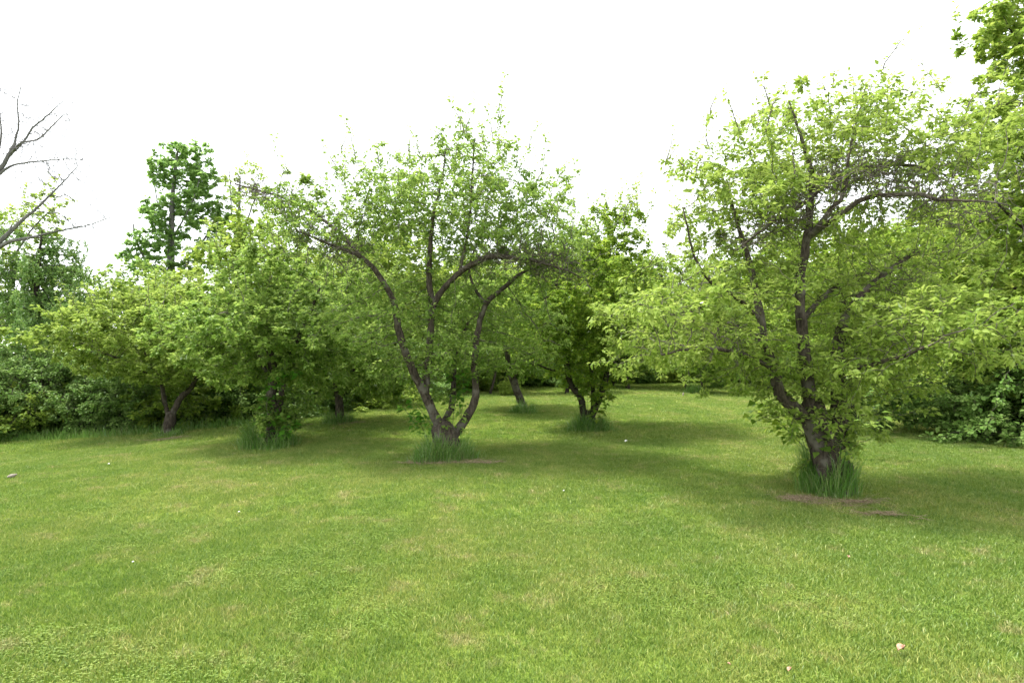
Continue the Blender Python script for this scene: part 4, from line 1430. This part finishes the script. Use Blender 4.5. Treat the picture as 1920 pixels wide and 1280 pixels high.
shoot_plant('climbing_vine', 'bright green climbing leaves between the stems of the central apple tree', 'vine', 845, 856,
            [([(845, 850, 0.35), (850, 780, 0.35), (855, 730, 0.3), (845, 690, 0.3), (830, 665, 0.25)], 0.005, 0.5),
             ([(848, 850, 0.35), (865, 780, 0.35), (870, 720, 0.3), (865, 690, 0.3)], 0.005, 0.5)], 14, M['vine'], 406, 60)
shoot_plant('climbing_vine', 'bright green vine spreading flat on top and low on the bushy apple tree', 'vine', 500, 834,
            [([(500, 834, -0.3), (505, 800, -0.35), (500, 760, -0.4), (510, 720, -0.45), (520, 705, -0.5)], 0.005, 0.6),
             ([(515, 834, -0.3), (530, 810, -0.4), (545, 790, -0.45)], 0.004, 0.4), ([(505, 834, -0.3), (500, 800, -0.4), (512, 770, -0.4)], 0.004, 0.1),
             ([(510, 730, -0.4), (530, 700, -0.5), (560, 698, -0.6)], 0.004, 0.2)], 13, M['vine'], 407, 40)
shoot_plant('ash_sapling', 'young ash shoots with drooping leaves in the V of the forked apple tree', 'sapling', 1110, 806,
            [([(1110, 804, -0.1), (1118, 770, -0.15), (1130, 750, -0.2), (1142, 738, -0.25)], 0.005, 0.5),
             ([(1104, 804, -0.1), (1101, 760, -0.1), (1104, 720, -0.1), (1106, 700, -0.1)], 0.005, 0.5),
             ([(1108, 804, -0.1), (1112, 785, -0.15), (1122, 772, -0.2)], 0.005, 0.2)], 12, M['apple_dark'], 408, 34)

# ------------------------------------------------------------------ small things on the lawn
pink = plain_mat('pink_brown_dry_leaf', (0.30, 0.15, 0.10), (0.42, 0.25, 0.18), 30)
white = plain_mat('white_petal', (0.75, 0.75, 0.72), (0.85, 0.85, 0.82), 30)
greyw = plain_mat('weathered_wood', (0.12, 0.10, 0.075), (0.25, 0.22, 0.18), 80)


def fallen_leaf(label, px, py, w_px, mat, seed, lift=0.04, name='fallen_leaf', cat='fallen leaf', group=None):
    lr = np.random.default_rng(seed)
    b = G(px, py)
    s = w_px * b[1] / F_PX
    V, Fq = [], []
    n = 9
    for i in range(n):
        t = i / (n - 1)
        wd = math.sin(math.pi * min(1, t * 0.96 + 0.02)) ** 0.8 * 0.42
        for j in range(5):
            u = (j - 2) / 2
            V.append((s * (t - 0.5), s * wd * u, s * (0.38 * abs(u) ** 1.6 * (0.4 + t) + 0.22 * math.sin(3 * t) + lr.normal() * 0.012)))
    for i in range(n - 1):
        for j in range(4):
            a = i * 5 + j
            Fq.append((a, a + 1, a + 6, a + 5))
    o = link(name, mesh_from(name, V, Fq, mat, smooth=True))
    md = o.modifiers.new('thickness', 'SOLIDIFY')
    md.thickness = s * 0.03
    o.location = (b[0], b[1], b[2] + lift)
    o.rotation_euler = (lr.uniform(-0.5, 0.2), lr.uniform(-0.2, 0.2), lr.uniform(0, 3.1))
    return tag(o, label, cat, group)


fallen_leaf('curled pink dry leaf lying on the near lawn at the lower right', 1690, 1233, 17, pink, 1)
fallen_leaf('pinkish dry leaf cut by the bottom edge of the picture', 1481, 1272, 10, pink, 2)
fallen_leaf('small pink dry leaf left of the curled one near the bottom edge', 1367, 1260, 6, pink, 3)
fallen_leaf('tan dry leaf on the lawn below the near tree', 1591, 1054, 6, pink, 4)
fallen_leaf('white scrap lying in the shade right of the V-forked tree', 1174, 832, 6, white, 5, name='paper_scrap', cat='paper scrap')


def flower(label, px, py, r_px, seed):
    b = G(px, py)
    r = 0.6 * r_px * b[1] / F_PX
    root = empty('white_flower', (b[0], b[1], b[2]), label, 'flower', 'white flowers in the lawn')
    link('stem', tube_mesh('stem', np.array([[0, 0, 0], [0.003, 0, 0.03], [0, 0, 0.055]]), np.array([0.0012, 0.0012, 0.001]), M['vine'], 5, 0), root)
    V, Fa = [], []
    lr = np.random.default_rng(seed)
    for i in range(14):
        a = i / 14 * 6.28
        for ring, zz in ((1.0, 0.0), (0.7, 0.5)):
            k = len(V)
            c, s = math.cos(a + ring), math.sin(a + ring)
            V += [(0, 0, 0.055), (r * ring * (c - 0.2 * s), r * ring * (s + 0.2 * c), 0.055 + r * zz), (r * ring * 1.15 * c, r * ring * 1.15 * s, 0.055 + r * zz * 1.1), (r * ring * (c + 0.2 * s), r * ring * (s - 0.2 * c), 0.055 + r * zz)]
            Fa += [(k, k + 1, k + 2), (k, k + 2, k + 3)]
    link('petals', mesh_from('petals', V, Fa, white), root)
    return root


for i, (x, y, r_, lb) in enumerate([(204, 876, 3.2, 'white flower left of the shade of the bushy apple tree'), (448, 969, 3.0, 'white flower in the open lawn left of the centre'),
                                    (249, 1066, 3.0, 'white flower low on the left part of the lawn'), (1057, 928, 2.6, 'white flower in the lawn in front of the V-forked tree')]):
    flower(lb, x, y, r_, 500 + i)


def wood_chip(name, label, cat, px, py, w_px, h_px, seed, upright=False):
    lr = np.random.default_rng(seed)
    b = G(px, py)
    k = b[1] / F_PX
    L = w_px * k
    t = h_px * k
    if upright:
        p = np.array([[0, 0, -0.02], [0.0, 0, t * 0.5], [0.01, 0, t]])
        r = np.array([L * 0.5, L * 0.42, L * 0.3])
    else:
        p = np.array([[-L / 2, 0, 0.02], [-L / 5, 0.01, 0.035], [L / 5, -0.005, 0.045], [L / 2, 0.0, 0.06]])
        r = np.array([t * 0.3, t * 0.5, t * 0.5, t * 0.2])
    o = link(name, tube_mesh(name, p, r, greyw, 9, 0.14, seed))
    o.location = tuple(b)
    tag(o, label, cat)


wood_chip('stick', 'short dark weathered stick lying on the lawn at the left edge', 'stick', 23, 897, 17, 6, 9)
wood_chip('stake', 'tiny dark stake standing on the far lawn left of the lone grass clump', 'stake', 1281, 742, 3, 6, 10, True)
